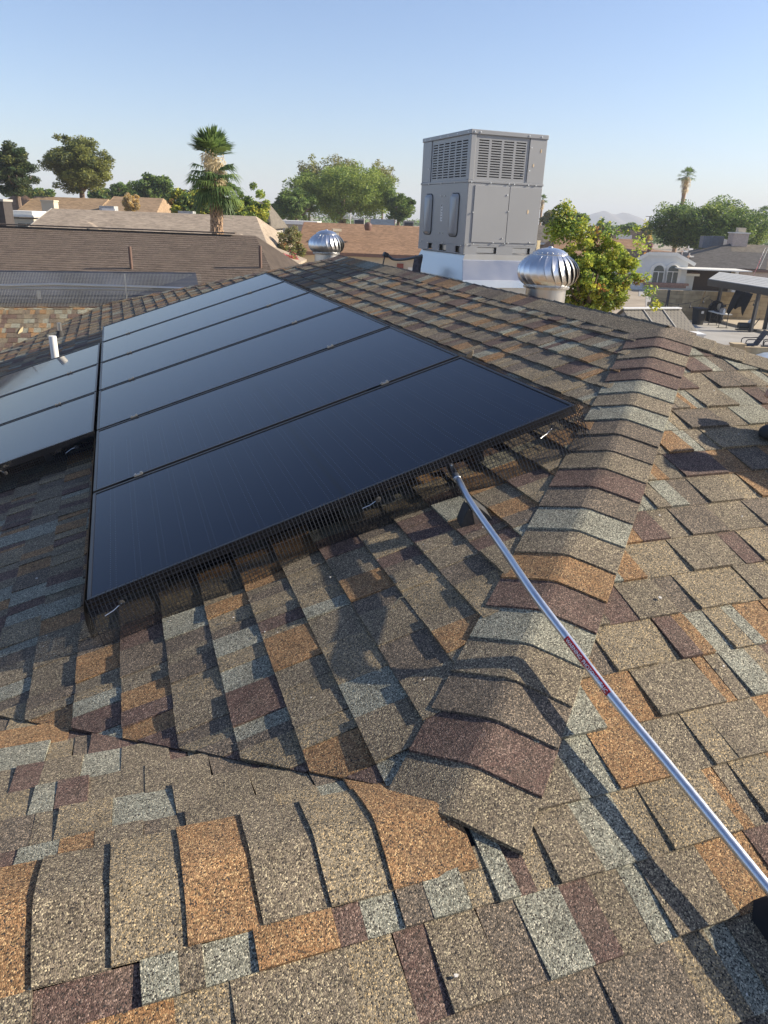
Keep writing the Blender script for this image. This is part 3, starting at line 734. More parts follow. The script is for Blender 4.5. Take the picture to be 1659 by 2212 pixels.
# screws
b = MB()
def scr_f(x, z): b.box((x, -.010, z), (.011,.007,.011))
def scr_s(y, z): b.box((-.006, y, z), (.007,.010,.010))
for x, z in ((.03,AH-.02),(.09,AH-.02),(.62,AH-.02),(.76,AH-.02),(.03,SEAM+.0),(.24,SEAM),(.44,SEAM),(.50,SEAM),(.66,SEAM),(.745,SEAM),(.655,AH-.12),(.655,SEAM+.13),(.07,.35),(.435,.52),(.46,.37),(.42,.12),(.03,.05),(.10,.06),(.32,.075),(.45,.07),(.49,.075),(.74,.085)): scr_f(x, z)
for y, z in ((.06,AH-.02),(.3,AH-.02),(.52,AH-.02),(.7,AH-.02),(.96,AH-.02),(1.1,AH-.02),(.3,SEAM),(.62,SEAM),(.95,SEAM),(1.14,SEAM+.02),(.98,SEAM+.15),(.52,.5),(.6,.5),(.52,.14),(.6,.14),(.05,.04),(.5,.05),(1.1,.04)): scr_s(y, z)
b.build('screw_heads', M_zinc, ac, kind='stuff')
# rust chips
b = MB(); M_chip = simple('peeled_adhesive', (.55,.43,.28), .8, 0, .4, 40)
for x, z in ((.77,.93),(.70,.80),(.685,.375)):
    P = [(x+.012*math.cos(a)*random.uniform(.5,1.1), -.0078 if z < SEAM else -.0003, z+.022*math.sin(a)*random.uniform(.6,1.2)) for a in [i*1.05 for i in range(6)]]
    b.prism(P, (0,-.001,0))
b.build('adhesive_residue', M_chip, ac)
# base rail with openings
b = MB()
for (x0, x1) in ((0,.15),(.37,.56),(.76,AW)): b.box(((x0+x1)/2, .006, 0), (x1-x0, .012, .075))
b.box((AW/2, .006, .036), (AW, .0125, .012)); b.box((AW/2, .006, -.036), (AW, .0125, .010)); b.box((AW/2, AD-.006, 0), (AW, .012, .075))
for (y0, y1) in ((0,.08),(.20,.42),(.60,.78),(.9,AD)): b.box((.006, (y0+y1)/2, 0), (.0125, y1-y0, .074))
b.box((.006, AD/2, .036), (.013, AD, .012)); b.box((.006, AD/2, -.036), (.013, AD, .010)); b.box((AW-.006, AD/2, 0), (.0125, AD, .074))
b.build('base_rail', M_galv if False else M_ac, ac, bevel=.001)
b = MB(); b.box((AW/2, AD/2, 0), (AW-.06, AD-.06, .05)); b.build('base_pan', M_galv, ac)
cb = empty('roof_curb', AC+Vector((0,0,-.04)), 'flared galvanised sheet metal curb under the air conditioner', 'roof curb')
b = MB()
def ring_(x0, x1, y0, y1, z): return [(x0,y0,z),(x1,y0,z),(x1,y1,z),(x0,y1,z)]
ins = .03; fl = .085
R0 = ring_(ins*.6, AW-ins, .0, AD-ins, 0); R1 = ring_(-.0+.0, AW, .0, AD, -.055); R2 = ring_(-.065, AW+.1, -.17, AD+.04, -.235); R3 = ring_(-.075, AW+.11, -.18, AD+.05, -.305)
b.add(R0+R1+R2+R3, [(j*4+i, j*4+(i+1) % 4, (j+1)*4+(i+1) % 4, (j+1)*4+i) for j in range(3) for i in range(4)])
b.build('skirt', M_galv, cb, bevel=.003)
b = MB(); R4 = ring_(-.0, AW, -.03, AD, -.304); R5 = ring_(-.0, AW, -.03, AD, -.9); b.add(R4+R5, [(i, (i+1) % 4, 4+(i+1) % 4, 4+i) for i in range(4)]); b.build('riser', M_galv, cb)
# antenna stub with cable beside the curb
an = F(833,550,8.2); e = empty('disconnect_box', an, 'small dark box on a bent stem beside the air conditioner, grey cable leading to it', 'junction box')
b = MB(); b.box((0,0,0), (.05,.05,.045), Matrix.Rotation(.4,3,'Y')); b.build('box', M_steel, e, bevel=.004)
b = MB(); b.tube([(-.01,0,-.02),(-.03,0,-.12),(-.03,0,-.4)], .007, 8); b.build('stem', M_steel, e, smooth=True)
q = F(906,556,7.9)-an; b = MB(); b.tube(smooth_path([Vector((.02,0,0)), Vector((.09,0,-.045)), q*.6+Vector((0,0,-.03)), q+Vector((.03,0,.02))]), .013, 10); b.build('cable', simple('grey_flexible_conduit', (.10,.11,.12), .5), e, smooth=True)
b = MB(); lnp = F(900,578,8.2); b.tube([Vector((0,0,-.5)), Vector((0,0,.0)), Vector((.02,0,.12))], .045, 10); o = b.build('insulated_line', simple('grey_foam_insulation', (.13,.11,.11), .95, 0, .4, 30, bump=.8), None, smooth=True); o.location = lnp
tag(o, 'crumbling grey foam insulated pipe at the left of the curb', 'pipe insulation')
lath = F(1163,530,8.4); b = MB(); b.box((0,0,-.2), (.03,.02,.5)); o = b.build('wood_post', simple('pale_lumber', (.6,.5,.32), .8)); o.location = lath; tag(o, 'pale wooden post peeking out right of the air conditioner', 'post')

# ================================================================== TURBINE VENTS
def turbine(loc, scale, label, zbase, rot=0):
    e = empty('turbine_vent', loc, label, 'turbine vent', 'spinning roof turbines'); e.scale = (scale,)*3; e.rotation_euler = (0,0,rot)
    H = .225
    def rad(t): return .150+.074*math.sin(math.pi*(t*.86+.06))**.8 if t < .999 else .150
    prof = [(.160,.212,.224,.222,.205,.165,.130)]
    def rr_(t):
        xs = [0,.15,.38,.6,.8,.93,1]; ys = [.158,.203,.222,.216,.186,.148,.118]
        return float(np.interp(t, xs, ys))
    nv = 24
    for i in range(nv):
        a0 = 2*math.pi*i/nv; m = MB(); nt_, na = 12, 5; dl = 2*math.pi/nv*1.55
        for j in range(nt_+1):
            t = j/nt_; tw = -.26*(t-.5)+.55*(t-.5)**2
            for k in range(na+1):
                a = k/na; rr = rr_(t)*(1.0-.095*math.sin(math.pi*min(1,max(0,t)))*a**1.3)+(.006 if k == 0 else 0)*math.sin(math.pi*t)
                th = a0+tw+a*dl
                m.v.append((rr*math.cos(th), rr*math.sin(th), t*H))
        for j in range(nt_):
            for k in range(na):
                p = j*(na+1)+k; m.f.append((p, p+1, p+na+2, p+na+1)); m.m.append(0)
        m.tube([Vector(m.v[j*(na+1)])*1.0 for j in range(nt_+1)], .0022, 4)
        m.build('vane', M_turb, e, smooth=True, fix=False)
    m = MB(); m.lathe([(.128,H-.012),(.132,H-.002),(.120,H+.010),(.095,H+.026),(.06,H+.037),(.02,H+.042),(.014,H+.050),(.0,H+.052)], n=40); m.build('dome_cap', M_turb, e, smooth=True)
    m = MB(); m.lathe([(.150,-.018),(.168,-.018),(.170,-.004),(.162,.004),(.150,.004)], n=40); m.build('base_ring', M_galv, e, smooth=True)
    m = MB()
    for k in range(20):
        a = 2*math.pi*(k+.5)/20; m.box((.168*math.cos(a), .168*math.sin(a), -.006), (.006,.006,.006)); m.box((.124*math.cos(a), .124*math.sin(a), H+.009), (.006,.006,.005))
    m.build('rivets', M_zinc, e, kind='stuff')
    m = MB(); m.lathe([(.148,zbase),(.148,-.018)], n=40); m.lathe([(.149,-.16),(.152,-.155),(.149,-.15)], n=40); m.build('neck', M_galv, e, smooth=True)
    m = MB(); m.lathe([(.30,zbase),(.19,zbase+.10),(.152,zbase+.22)], n=40); m.build('flashing', M_galv, e, smooth=True)
    m = MB(); m.tube([(0,0,zbase),(0,0,H)], .008, 8); m.build('shaft', M_steel, e)
tl = F(1182,629,6.0); turbine(F(1180,617,5.90), 1.04, 'shiny ribbed turbine vent right of the air conditioner', -.60, .4)
turbine(F(705,546,10.4), 1.07, 'smaller looking ribbed turbine vent behind the roof peak, left of the air conditioner', -.7)

# ================================================================== WORKER at the right edge
def skin_obj(name, joints, edges, mat, parent, sub=2, root=0):
    me = bpy.data.meshes.new(name); me.from_pydata([j[0] for j in joints], edges, []); me.materials.append(mat)
    o = bpy.data.objects.new(name, me); COL.objects.link(o); o.parent = parent
    sk = o.modifiers.new('skin', 'SKIN'); sk.use_smooth_shade = True
    for i, j in enumerate(joints):
        me.skin_vertices[0].data[i].radius = (j[1], j[1] if len(j) < 3 else j[2]); me.skin_vertices[0].data[i].use_root = (i == root)
    s_ = o.modifiers.new('sub', 'SUBSURF'); s_.levels = sub; s_.render_levels = sub
    return o
M_jean = simple('dark_denim', (.022,.026,.040), .9, 0, .35, 20, bump=.5, bscale=60); M_skin = simple('tanned_skin', (.48,.27,.17), .5, 0, .06); M_shirt = simple('dark_work_shirt', (.03,.032,.05), .9, 0, .3, 10, bump=.4)
M_hair = simple('dark_hair', (.02,.015,.012), .7)
def onB(x, y, h=0): return Vector((x, y, SL*y))+NB*h
pb = onB(.46,-1.33); wk = empty('person', pb, 'person in dark jeans sitting at the right edge, hand by the ankle', 'person')
def L_(x, y, h): return tuple(onB(x+.07, y+.07, 0)-pb+Vector((0,0,h*(1 if h < .2 else .2/h+(1-.2/h)*.62))))
skin_obj('trousers', [(L_(.40,-1.33,.15),.14,.13),(L_(.34,-1.21,.17),.10),(L_(.08,-1.13,.44),.072),(L_(-.17,-1.00,.10),.048),(L_(-.185,-.995,.06),.050),
   (L_(.34,-1.45,.17),.10),(L_(.09,-1.48,.44),.072),(L_(-.10,-1.47,.10),.048),(L_(-.11,-1.47,.06),.050)], [(0,1),(1,2),(2,3),(3,4),(0,5),(5,6),(6,7),(7,8)], M_jean, wk)
skin_obj('body', [(L_(.40,-1.33,.18),.13),(L_(.38,-1.33,.36),.13,.11),(L_(.33,-1.33,.54),.16,.10),(L_(.29,-1.33,.66),.06),(L_(.26,-1.33,.72),.055),(L_(.24,-1.33,.79),.085,.09),(L_(.24,-1.33,.86),.08),
   (L_(.30,-1.16,.58),.06),(L_(.12,-1.06,.40),.045),(L_(-.10,-.97,.22),.034),(L_(-.15,-.95,.19),.03),(L_(.30,-1.50,.58),.06),(L_(.16,-1.60,.38),.045),(L_(.02,-1.56,.48),.032)],
   [(0,1),(1,2),(2,3),(3,4),(4,5),(5,6),(2,7),(7,8),(8,9),(9,10),(2,11),(11,12),(12,13)], M_shirt, wk)
skin_obj('head', [(L_(.27,-1.33,.70),.052),(L_(.24,-1.33,.78),.085,.075),(L_(.235,-1.33,.86),.083,.078)], [(0,1),(1,2)], M_skin, wk)
skin_obj('hair', [(L_(.26,-1.33,.84),.084,.082),(L_(.25,-1.33,.90),.068)], [(0,1)], M_hair, wk, 1)
skin_obj('nose', [(L_(.165,-1.33,.79),.012),(L_(.15,-1.33,.775),.010)], [(0,1)], M_skin, wk, 1)
palm0 = Vector(L_(-.165,-.945,.185))
skin_obj('hand', [(tuple(palm0+Vector((.03,0,.01))),.026,.018),(tuple(palm0+Vector((-.02,.0,-.005))),.036,.014)], [(0,1)], M_skin, wk, 2)
for k in range(4):
    o0 = palm0+Vector((-.03,-.027+.018*k,-.006)); ln = (.028,.032,.030,.024)[k]
    skin_obj('finger', [(tuple(o0),.0088),(tuple(o0+Vector((-ln,0,-.006))),.0082),(tuple(o0+Vector((-ln*1.6,0,-.024))),.0076),(tuple(o0+Vector((-ln*1.8,0,-.044))),.0068)], [(0,1),(1,2),(2,3)], M_skin, wk, 1)
skin_obj('thumb', [(tuple(palm0+Vector((.01,-.026,-.004))),.011),(tuple(palm0+Vector((-.016,-.05,-.014))),.0095),(tuple(palm0+Vector((-.036,-.056,-.03))),.008)], [(0,1),(1,2)], M_skin, wk, 1)
for yy in (-1.0, -1.475):
    x0 = -.19 if yy > -1.2 else -.115
    skin_obj('shoe', [(L_(x0+.04,yy,.045),.042),(L_(x0-.05,yy,.035),.042,.036),(L_(x0-.12,yy,.03),.036,.028)], [(0,1),(1,2)], M_rubber, wk, 2)
# tool bag, bottom right corner
bgp = onB(-1.33,-2.46); tb = empty('tool_bag', bgp, 'black cloth tool bag lying over the conduit at the lower right edge', 'tool bag')
m = MB(); nx, ny = 14, 10
for i in range(nx+1):
    for j in range(ny+1):
        u, v = i/nx*2-1, j/ny*2-1; rr = max(abs(u), abs(v)); hh = .125*(1-rr**4)**.6*(1+.12*math.sin(u*5+v*3))+.001
        m.v.append(tuple(Vector((u*.205, v*.15, 0))+VB*0+Vector((0,0,SL*v*.15))+NB*hh))
for i in range(nx):
    for j in range(ny): p = i*(ny+1)+j; m.f.append((p, p+ny+1, p+ny+2, p+1)); m.m.append(0)
m.build('bag_body', M_cloth, tb, smooth=True)
m = MB(); m.tube(smooth_path([Vector((-.12,0,.08)), Vector((-.06,0,.17)), Vector((.06,0,.17)), Vector((.12,0,.08))]), .008, 8); m.build('handle', M_cloth, tb, smooth=True)


# ================================================================== BACKGROUND HOUSES
def hip_house(name, label, rl, rr, depth, run, pitch=.33, hipL=0., hipR=0., roof=M_rtan, wall=M_stucco, fascia=M_trim, over=.35, group=None, build_roof=True, dyaw=0.):
    A = F(rl[0], rl[1], depth); B = F(rr[0], rr[1], depth); z = (A.z+B.z)/2; A.z = B.z = z
    d = (B-A); d.z = 0; d.normalize(); nf = Vector((d.y, -d.x, 0))          # toward the camera
    if nf.dot(E2) > 0: nf = -nf
    ze = z-run*pitch
    e = empty(name, Vector((A.x, A.y, GZ)), label, 'house', group); O = Vector((A.x, A.y, GZ))
    fl = A-d*hipL+nf*run; fr = B+d*hipR+nf*run; bl = A-d*hipL-nf*run; br = B+d*hipR-nf*run
    for q in (fl, fr, bl, br): q.z = ze
    T = Vector((0,0,.10))
    if build_roof:
        m = MB()
        m.prism([fl-O, fr-O, B-O, A-O], T); m.prism([br-O, bl-O, A-O, B-O], T)
        if hipL: m.prism([bl-O, fl-O, A-O], T)
        if hipR: m.prism([fr-O, br-O, B-O], T)
        m.build('roof', roof, e)
    m = MB()
    w0, w1, w2, w3 = fl+d*over-nf*over, fr-d*over-nf*over, br-d*over+nf*over, bl+d*over+nf*over
    for a, b in ((w0, w1), (w1, w2), (w2, w3), (w3, w0)):
        a2, b2 = Vector((a.x, a.y, ze+.05)), Vector((b.x, b.y, ze+.05)); g0, g1 = Vector((a.x, a.y, GZ)), Vector((b.x, b.y, GZ))
        m.add([g0-O, g1-O, b2-O, a2-O], [(0,1,2,3)])
    if not hipL: m.add([Vector((w0.x,w0.y,ze))-O, Vector((w3.x,w3.y,ze))-O, A+d*over-Vector((0,0,.12))-O], [(0,1,2)])
    if not hipR: m.add([Vector((w1.x,w1.y,ze))-O, Vector((w2.x,w2.y,ze))-O, B-d*over-Vector((0,0,.12))-O], [(0,1,2)])
    m.build('wall', wall, e)
    m = MB(); m.bar(fl-O+Vector((0,0,-.04)), fr-O+Vector((0,0,-.04)), .06, .22)
    if not hipL: m.bar(fl-O+Vector((0,0,.0)), A-O+Vector((0,0,.02)), .06, .2)
    if not hipR: m.bar(fr-O+Vector((0,0,.0)), B-O+Vector((0,0,.02)), .06, .2)
    m.build('fascia', fascia, e)
    return dict(e=e, O=O, A=A, B=B, d=d, nf=nf, fl=fl, fr=fr, ze=ze, z=z)
def on_wall(H, u, z0, w_, h_, name, mat, th=.06, over=.35, frame=None, extra=0):
    p = H['fl']+H['d']*u-H['nf']*(over-extra); p = Vector((p.x, p.y, z0))-H['O']; M = Matrix((H['d'], H['nf'], Vector((0,0,1)))).transposed()
    m = MB(); m.box(p, (w_, th, h_), M); o = m.build(name, mat, H['e'])
    if frame:
        f = MB()
        for a, b in (((-w_/2-.05,0,0),(.1,th+.05,h_+.2)), ((w_/2+.05,0,0),(.1,th+.05,h_+.2)), ((0,0,h_/2+.05),(w_,th+.05,.1)), ((0,0,-h_/2-.05),(w_,th+.05,.1)), ((0,0,0),(.05,th+.03,h_))):
            f.box(p+M@Vector(a), b, M)
        f.build('frame', frame, o)
    return o
def shade_roof(H, f, run, depth=.0): pass

# --- dark brown neighbour roof with real tabs
H1 = hip_house('house', 'nearest neighbour house at left under a long dark brown shingle roof with two vent pipes', (-260,484.8), (552,516.5), 24, 4.9, .333, 0, 1.7, M_rdk, M_stucco, M_rdk)
GN = [granule('neighbour_granules_%d' % i, c, (.22,.17,.13)) for i, c in enumerate(((.120,.092,.070), (.098,.074,.056), (.138,.106,.080)))]
d1, n1_ = H1['d'], H1['nf']; k1 = 1/math.sqrt(1+.333**2)
vup = (-n1_+Vector((0,0,.333))).normalized(); nn1 = d1.cross(vup).normalized()
if nn1.z < 0: nn1 = -nn1
Ls = (H1['B']-H1['A']).length; slope = 4.9/k1
tabs = []; ncourse = int(slope/.16)
for i in range(ncourse):
    v0_ = -slope+i*.16; u = -.4*((i*5) % 3)/3
    while u < Ls+1.7:
        wt = .34; poly = clip([(u+.003, v0_+random.uniform(-.004,.004)), (u+wt-.003, v0_+random.uniform(-.004,.004)), (u+wt-.003, v0_+.165), (u+.003, v0_+.165)], [(-1, -1.7/slope, Ls), (1,0,0), (0,-1,0)])
        if poly and area(poly) > .002:
            hb = .007+random.uniform(0,.003); O1 = H1['A']+Vector((0,0,.11))
            top = [O1+d1*a+vup*b+nn1*(hb*(1-min(1,(b-v0_)/.16))+.003) for a, b in poly]; bot = [O1+d1*a+vup*b-nn1*.008 for a, b in poly]
            tabs.append((top, bot, random.choices((0,1,2),(6,2,2))[0]))
        u += wt
rk = sorted(range(len(tabs)), key=lambda i: -vis_area(tabs[i][0])); bigt = set(rk[:300]); fm = MB()
for i, (top, bot, ci) in enumerate(tabs):
    k = len(top); mb = MB() if i in bigt else fm
    mb.add([p-H1['O'] for p in top+bot], [tuple(range(k))]+[(a, k+a, k+(a+1) % k, (a+1) % k) for a in range(k)], 0 if i in bigt else ci)
    if i in bigt: mb.build('shingle', GN[ci], H1['e'], origin=True, fix=False)
fm.build('shingle_field', GN, H1['e'], kind='stuff', fix=False)
m = MB(); a = H1['A']+Vector((0,0,.15))-H1['O']; b = H1['B']+Vector((0,0,.15))-H1['O']; m.bar(a+H1['nf']*.06, b-d1*.6+H1['nf']*.06, .24, .035); m.build('ridge_cap', GN[1], H1['e'])
for (tx, ty, hh, dd, lb) in ((284,580,.46,20.6,'thin brown vent pipe in the middle of the dark brown neighbour roof'), (563,578,.46,20.8,'thin brown vent pipe at the right end of the dark brown neighbour roof')):
    # base on the roof plane
    d = ray(tx, ty); q = (nn1.dot(H1['A']+Vector((0,0,.12))-CAM))/nn1.dot(d); bp_ = CAM+d*q
    vent(bp_, .58, .045, simple('brown_painted_pipe', (.13,.075,.055), .6), lb, collar=False)

# --- tan grey roof
H2 = hip_house('house', 'tan grey shingled house with small front wings behind the dark brown roof', (112,452), (553,472), 52, 6.2, .30, 0, 1.9, M_rtan, M_stucco, M_stg)
def wing(H, u, dropz, out, half, mat, name='wing_roof'):
    """small hip wing whose ridge comes forward from the main slope"""
    base = H['A']+H['d']*u; z = H['z']-dropz; nf = H['nf']; d = H['d']; O = H['O']
    back = Vector((base.x, base.y, z))+nf*(dropz/.3)*1.0; front = back+nf*out
    zl = z-half*.33
    fl_ = front+nf*half-d*half; fr_ = front+nf*half+d*half; bl_ = back-d*half; br_ = back+d*half
    for q in (fl_, fr_, bl_, br_): q.z = zl
    T = Vector((0,0,.14)); m = MB()
    m.prism([back-O, front-O, fl_-O, bl_-O], T); m.prism([front-O, back-O, br_-O, fr_-O], T); m.prism([fl_-O, front-O, fr_-O], T)
    m.build(name, mat, H['e'])
wing(H2, 3.45, .75, .5, 4.2, M_rtan); wing(H2, 13.2, 1.05, .4, 4.2, M_rtan)
for tx, ty, dd, s_, lb in ((235,451,53,(1.0,.8,.35),'left flat grey skylight box on the ridge of the tan roof'), (404,462,53,(1.0,.8,.35),'right flat grey skylight box on the ridge of the tan roof, left of the palm')):
    p = F(tx, ty, dd); o = MB().box((0,0,0), s_, Matrix.Rotation(-YAW,3,'Z')).box((-.03,-.42,-.05), (s_[0]*.9,.05,.16), Matrix.Rotation(-YAW,3,'Z'), 1).build('skylight', [simple('grey_flashing',(.35,.36,.36),.5), M_white]); o.location = p; tag(o, lb, 'skylight', 'boxes on the tan roof')
for tx, ty, lb in ((191,499,'left black pipe stub pair on the tan roof'), (420,511,'thin black vent stub on the tan roof left of the palm'), (437,513,'stubby blue grey vent on the tan roof beside the palm')):
    p = F(tx, ty, 47.5); o = MB().tube([(0,0,-.3),(0,0,.15)], .09, 10).build('roof_vent', M_steel); o.location = p; tag(o, lb, 'roof vent', 'vents on the tan roof')

# --- further left
H3 = hip_house('house', 'distant house at left with brown roof and tall beige chimney', (77,424.5), (235,434), 75, 5, .32, 0, 0, M_rbrn2, M_stucco, M_rbrn2)
p = F(109,452,66); m = MB(); R1_ = Matrix.Rotation(-YAW,3,'Z'); m.box((0,0,-2.2), (1.05,.9,5.6), R1_).box((0,0,.65),(1.15,1.0,.12),R1_); o = m.build('chimney', M_stucco, H3['e']); o.location = p-H3['O']
H4 = hip_house('house', 'distant house at far left with small brown pyramid roof', (40,416.5), (44,416.7), 80, 3.4, .62, 1.9, 1.9, M_rbrn, M_stucco)
H5 = hip_house('house', 'distant brown roofed house behind the golden tree', (247,426), (353,431.5), 72, 5, .32, 0, .6, M_rbrn2, M_stucco, M_rbrn2)
p = F(354,449,74); o = MB().prism([(-.25,0,-.75),(.42,0,-.75),(.1,0,.2),(-.2,0,.6)], (.3,.7,0)).build('tarp', simple('blue_plastic', (.02,.14,.50), .5)); o.location = p; tag(o, 'bright blue tarp at the right end of the distant brown roof', 'tarp')
# parapet building and dark screen
p = F(58,475,58); e = empty('building', Vector((p.x,p.y,GZ)), 'beige flat roofed building with stepped parapet at far left', 'building')
m = MB(); m.box((0,0,(p.z-GZ)/2), (2.9,4,p.z-GZ+.2), R1_); m.build('wall', M_stucco, e)
m = MB(); m.box((0,-.2,p.z-GZ+.30), (3.1,4.2,.14), R1_).box((.1,-.1,p.z-GZ+.50), (2.6,4.0,.26), R1_); m.build('parapet', M_trim, e)
for u_, z_, w_, h_ in ((.55,-.55,.5,.7), (1.15,-.5,.4,.6)):
    m = MB(); m.box(R1_@Vector((u_,-2.05,p.z-GZ+z_)), (w_,.1,h_), R1_); m.build('window', M_glass, e)
p = F(4,464,44); e = empty('shade_screen', Vector((p.x,p.y,GZ)), 'dark brown screened block with pale cap at the left edge', 'screen')
m = MB(); m.box((-.3,0,(p.z-GZ)/2), (1.5,1,p.z-GZ+1.4), R1_); m.build('screen_panel', simple('dark_screen_fabric', (.05,.042,.04), .9), e)
m = MB(); m.box((-.3,0,p.z-GZ+.76), (1.6,1.1,.12), R1_); m.build('cap', M_stg, e)
p = F(106,482,50); e = empty('wall_lamp', Vector((p.x,p.y,p.z)), 'white hood on a post beside the beige wall at left', 'lamp'); MB().box((0,0,0),(.75,.5,.42),R1_).build('hood', M_trim, e); MB().tube([(0,0,-3),(0,0,-.2)], .12, 8).build('post', M_trim, e)

# --- house behind the yellow-green tree, with roof solar
H6 = hip_house('house', 'small grey roofed house with a porch, seen left of the pink flowers', (545,437), (579,440), 60, 4.2, .42, 0, .9, M_rgry2, M_stg, M_stg)
p = F(563,489,54); m = MB(); m.box((0,0,0), (1.1,1.5,.06), Matrix.Rotation(-YAW,3,'Z')@Matrix.Rotation(.35,3,'X')); o = m.build('solar_collector', M_solar, H6['e']); o.location = p-H6['O']
p = F(585,535,48); e = empty('porch', Vector((p.x,p.y,GZ)), 'little porch with pale posts under the grey roof', 'porch'); m = MB()
for x in (-.55,-.1,.45): MB().box(R1_@Vector((x,0,1.2)), (.1,.1,2.4), R1_).build('post', M_trim, e)
MB().box((0,.2,2.45),(1.7,.9,.12),R1_).build('lintel', M_stg, e)
# flat white roofs
for tx0, tx1, ty, D, lb in ((588,690,474,84,'long low flat white roof behind the brown roofed house'), (870,1000,487,88,'flat white roof at the right behind the brown roofed house')):
    A = F(tx0, ty, D); B = F(tx1, ty+(tx1-tx0)*.039, D); e = empty('building', Vector((A.x,A.y,GZ)), lb, 'building', 'flat roofed buildings'); O = Vector((A.x,A.y,GZ))
    MB().bar(A-O+Vector((0,0,-.2)), B-O+Vector((0,0,-.2)), 5, .35).build('roof', M_white, e)
    MB().bar(A-O+Vector((0,0,-1.8)), B-O+Vector((0,0,-1.8)), 4.6, 2.8).build('wall', M_stg, e)
# --- centre brown roof
H7 = hip_house('house', 'brown shingled house with beige garage behind the roof peak', (657,481.5), (935,493.5), 64, 5.6, .36, 0, 0, M_rbrn, M_stucco, M_fasc)
u0 = 0
for u, w_, lb_n, mt in ((5.0,2.9,'garage_door',M_trim),(9.0,.8,'door',M_trim)):
    on_wall(H7, u, GZ+1.1, w_, 2.1, lb_n, mt)
on_wall(H7, 8.0, GZ+1.2, .5, 2.4, 'brick_column', M_red, th=.3); on_wall(H7, 10.4, GZ+1.3, .7, 1.4, 'window', M_glass)
# raised cross slope giving a long triangular shade
nf, d7, O7 = H7['nf'], H7['d'], H7['O']; P0 = H7['A']+d7*4.7+nf*.4+Vector((0,0,.02)); m = MB()
m.add([P0-O7, P0+nf*4.2+Vector((0,0,-4.2*.36+.5))-d7*2.3-O7+Vector((0,0,-.0)), P0+nf*3.4+d7*.3+Vector((0,0,-3.4*.36+.10))-O7, P0+nf*4.2-d7*2.6+Vector((0,0,-4.2*.36-.05))-O7], [(0,1,2),(0,3,1)])
for tx, ty, lb, dome in ((727,497,'pale box vent on the brown roof above the left turbine',0), (795,489,'round brown vent on the ridge of the brown roof',1)):
    p = F(tx, ty, 60.5); 
    if dome: o = MB().lathe([(.22,-.3),(.30,0),(.26,.2),(.1,.3),(0,.31)], n=16).build('roof_vent', simple('brown_vent_metal', (.12,.06,.045), .5), smooth=True)
    else: o = MB().box((0,0,0), (.7,.4,.18)).box((0,0,-.2), (.3,.3,.4)).build('roof_vent', M_stucco)
    o.location = p; tag(o, lb, 'roof vent')
H8 = hip_house('house', 'distant house with slate blue roof and brown gable', (800,474), (853,477), 95, 3.4, .4, 0, 0, M_rblue, M_stucco, M_fasc)
for tx, ty, s_, lb in ((776,482,1.1,'grey air conditioner box on the flat roof behind the brown house'), (882,487,1.1,'small dark cooler box beside the slate blue roof')):
    p = F(tx, ty, 82); e = empty('rooftop_cooler', p, lb, 'cooler', 'small coolers on distant roofs'); MB().box((0,0,0), (s_,s_,.9), R1_).build('case', M_stg, e); MB().box((0,-.03,0), (s_*.8,s_,.6), R1_).build('louver', M_steel, e)
p = F(757,476,78); e = empty('tv_antenna', p, 'pale rooftop television antenna behind the brown house', 'antenna'); m = MB(); m.tube([(0,0,-1.5),(0,0,.7)], .04, 6); m.build('mast', M_alu, e); m = MB()
for i in range(5): m.bar((-.8+.1*i,0,.2+.12*i), (.8-.15*i,0,.1+.12*i), .05, .05)
m.build('elements', M_alu, e)
# --- right: gable behind the near tree, brown roof, white arched house
H11 = hip_house('house', 'distant dark roofed house with brick red gable wall', (1318,497.5), (1388,500.5), 100, 4.2, .5, 0, 0, M_rdk, M_red, M_rdk)
p = F(1348,512,95); o = MB().box((0,0,0), (1.6,1,.5), R1_).build('skylight', M_white); o.location = p; tag(o, 'white roof box in front of the red gabled house', 'skylight')
H12 = hip_house('house', 'grey gable wall peeking out right of the air conditioner', (1150,488), (1181,489), 90, 3.5, .5, 0, 2.2, M_rgry2, M_stg)
H9 = hip_house('house', 'white stucco house with two arched windows and brown roof', (1200,514), (1373,517.5), 84, 8.5, .33, 2, 4.2, M_rbrn, M_stw, M_trim)
# front wing with clipped gable
D9 = 74.0
def T9(x, y, D=D9): return F(x, y, D)
a0, a1, a2, a3 = T9(1357,568), T9(1399,547), T9(1459,548.5), T9(1499,571)
O = H9['O']; back = E2*9.0
e9 = H9['e']; T = Vector((0,0,.16))
m = MB(); m.prism([a0-O, a1-O, a1+back-O, a0+back-O], T); m.prism([a1-O, a2-O, a2+back-O, a1+back-O], T); m.prism([a2-O, a3-O, a3+back-O, a2+back-O], T); m.build('wing_roof', M_rbrn, e9)
m = MB(); nf9 = -E2
for p, q in ((a0,a1),(a1,a2),(a2,a3)): m.bar(p+nf9*.35-O-Vector((0,0,.02)), q+nf9*.35-O-Vector((0,0,.02)), .10, .30)
m.build('wing_fascia', M_trim, e9)
wz = GZ; fw = lambda x, z, o=0: Vector((T9(x,560).x, T9(x,560).y, z))-nf9*o
w0 = Vector((*T9(1366,570).xy, 0)); w3 = Vector((*T9(1486,575).xy, 0))
m = MB(); inn = -nf9*.25
poly = [Vector((w0.x,w0.y,GZ)), Vector((w3.x,w3.y,GZ)), Vector((w3.x,w3.y,a3.z+.35)), a2+(w3-a2).dot(E1)*Vector((0,0,0))-Vector((0,0,.1)), a1-Vector((0,0,.1)), Vector((w0.x,w0.y,a0.z+.2))]
base = T9(1420,600); 
def proj_wall(P):  # bring onto the wall plane
    return P-nf9*((P-base).dot(nf9))
poly = [proj_wall(q)-O for q in poly]
m.prism(poly, E2*8); m.build('wing_wall', M_stw, e9)
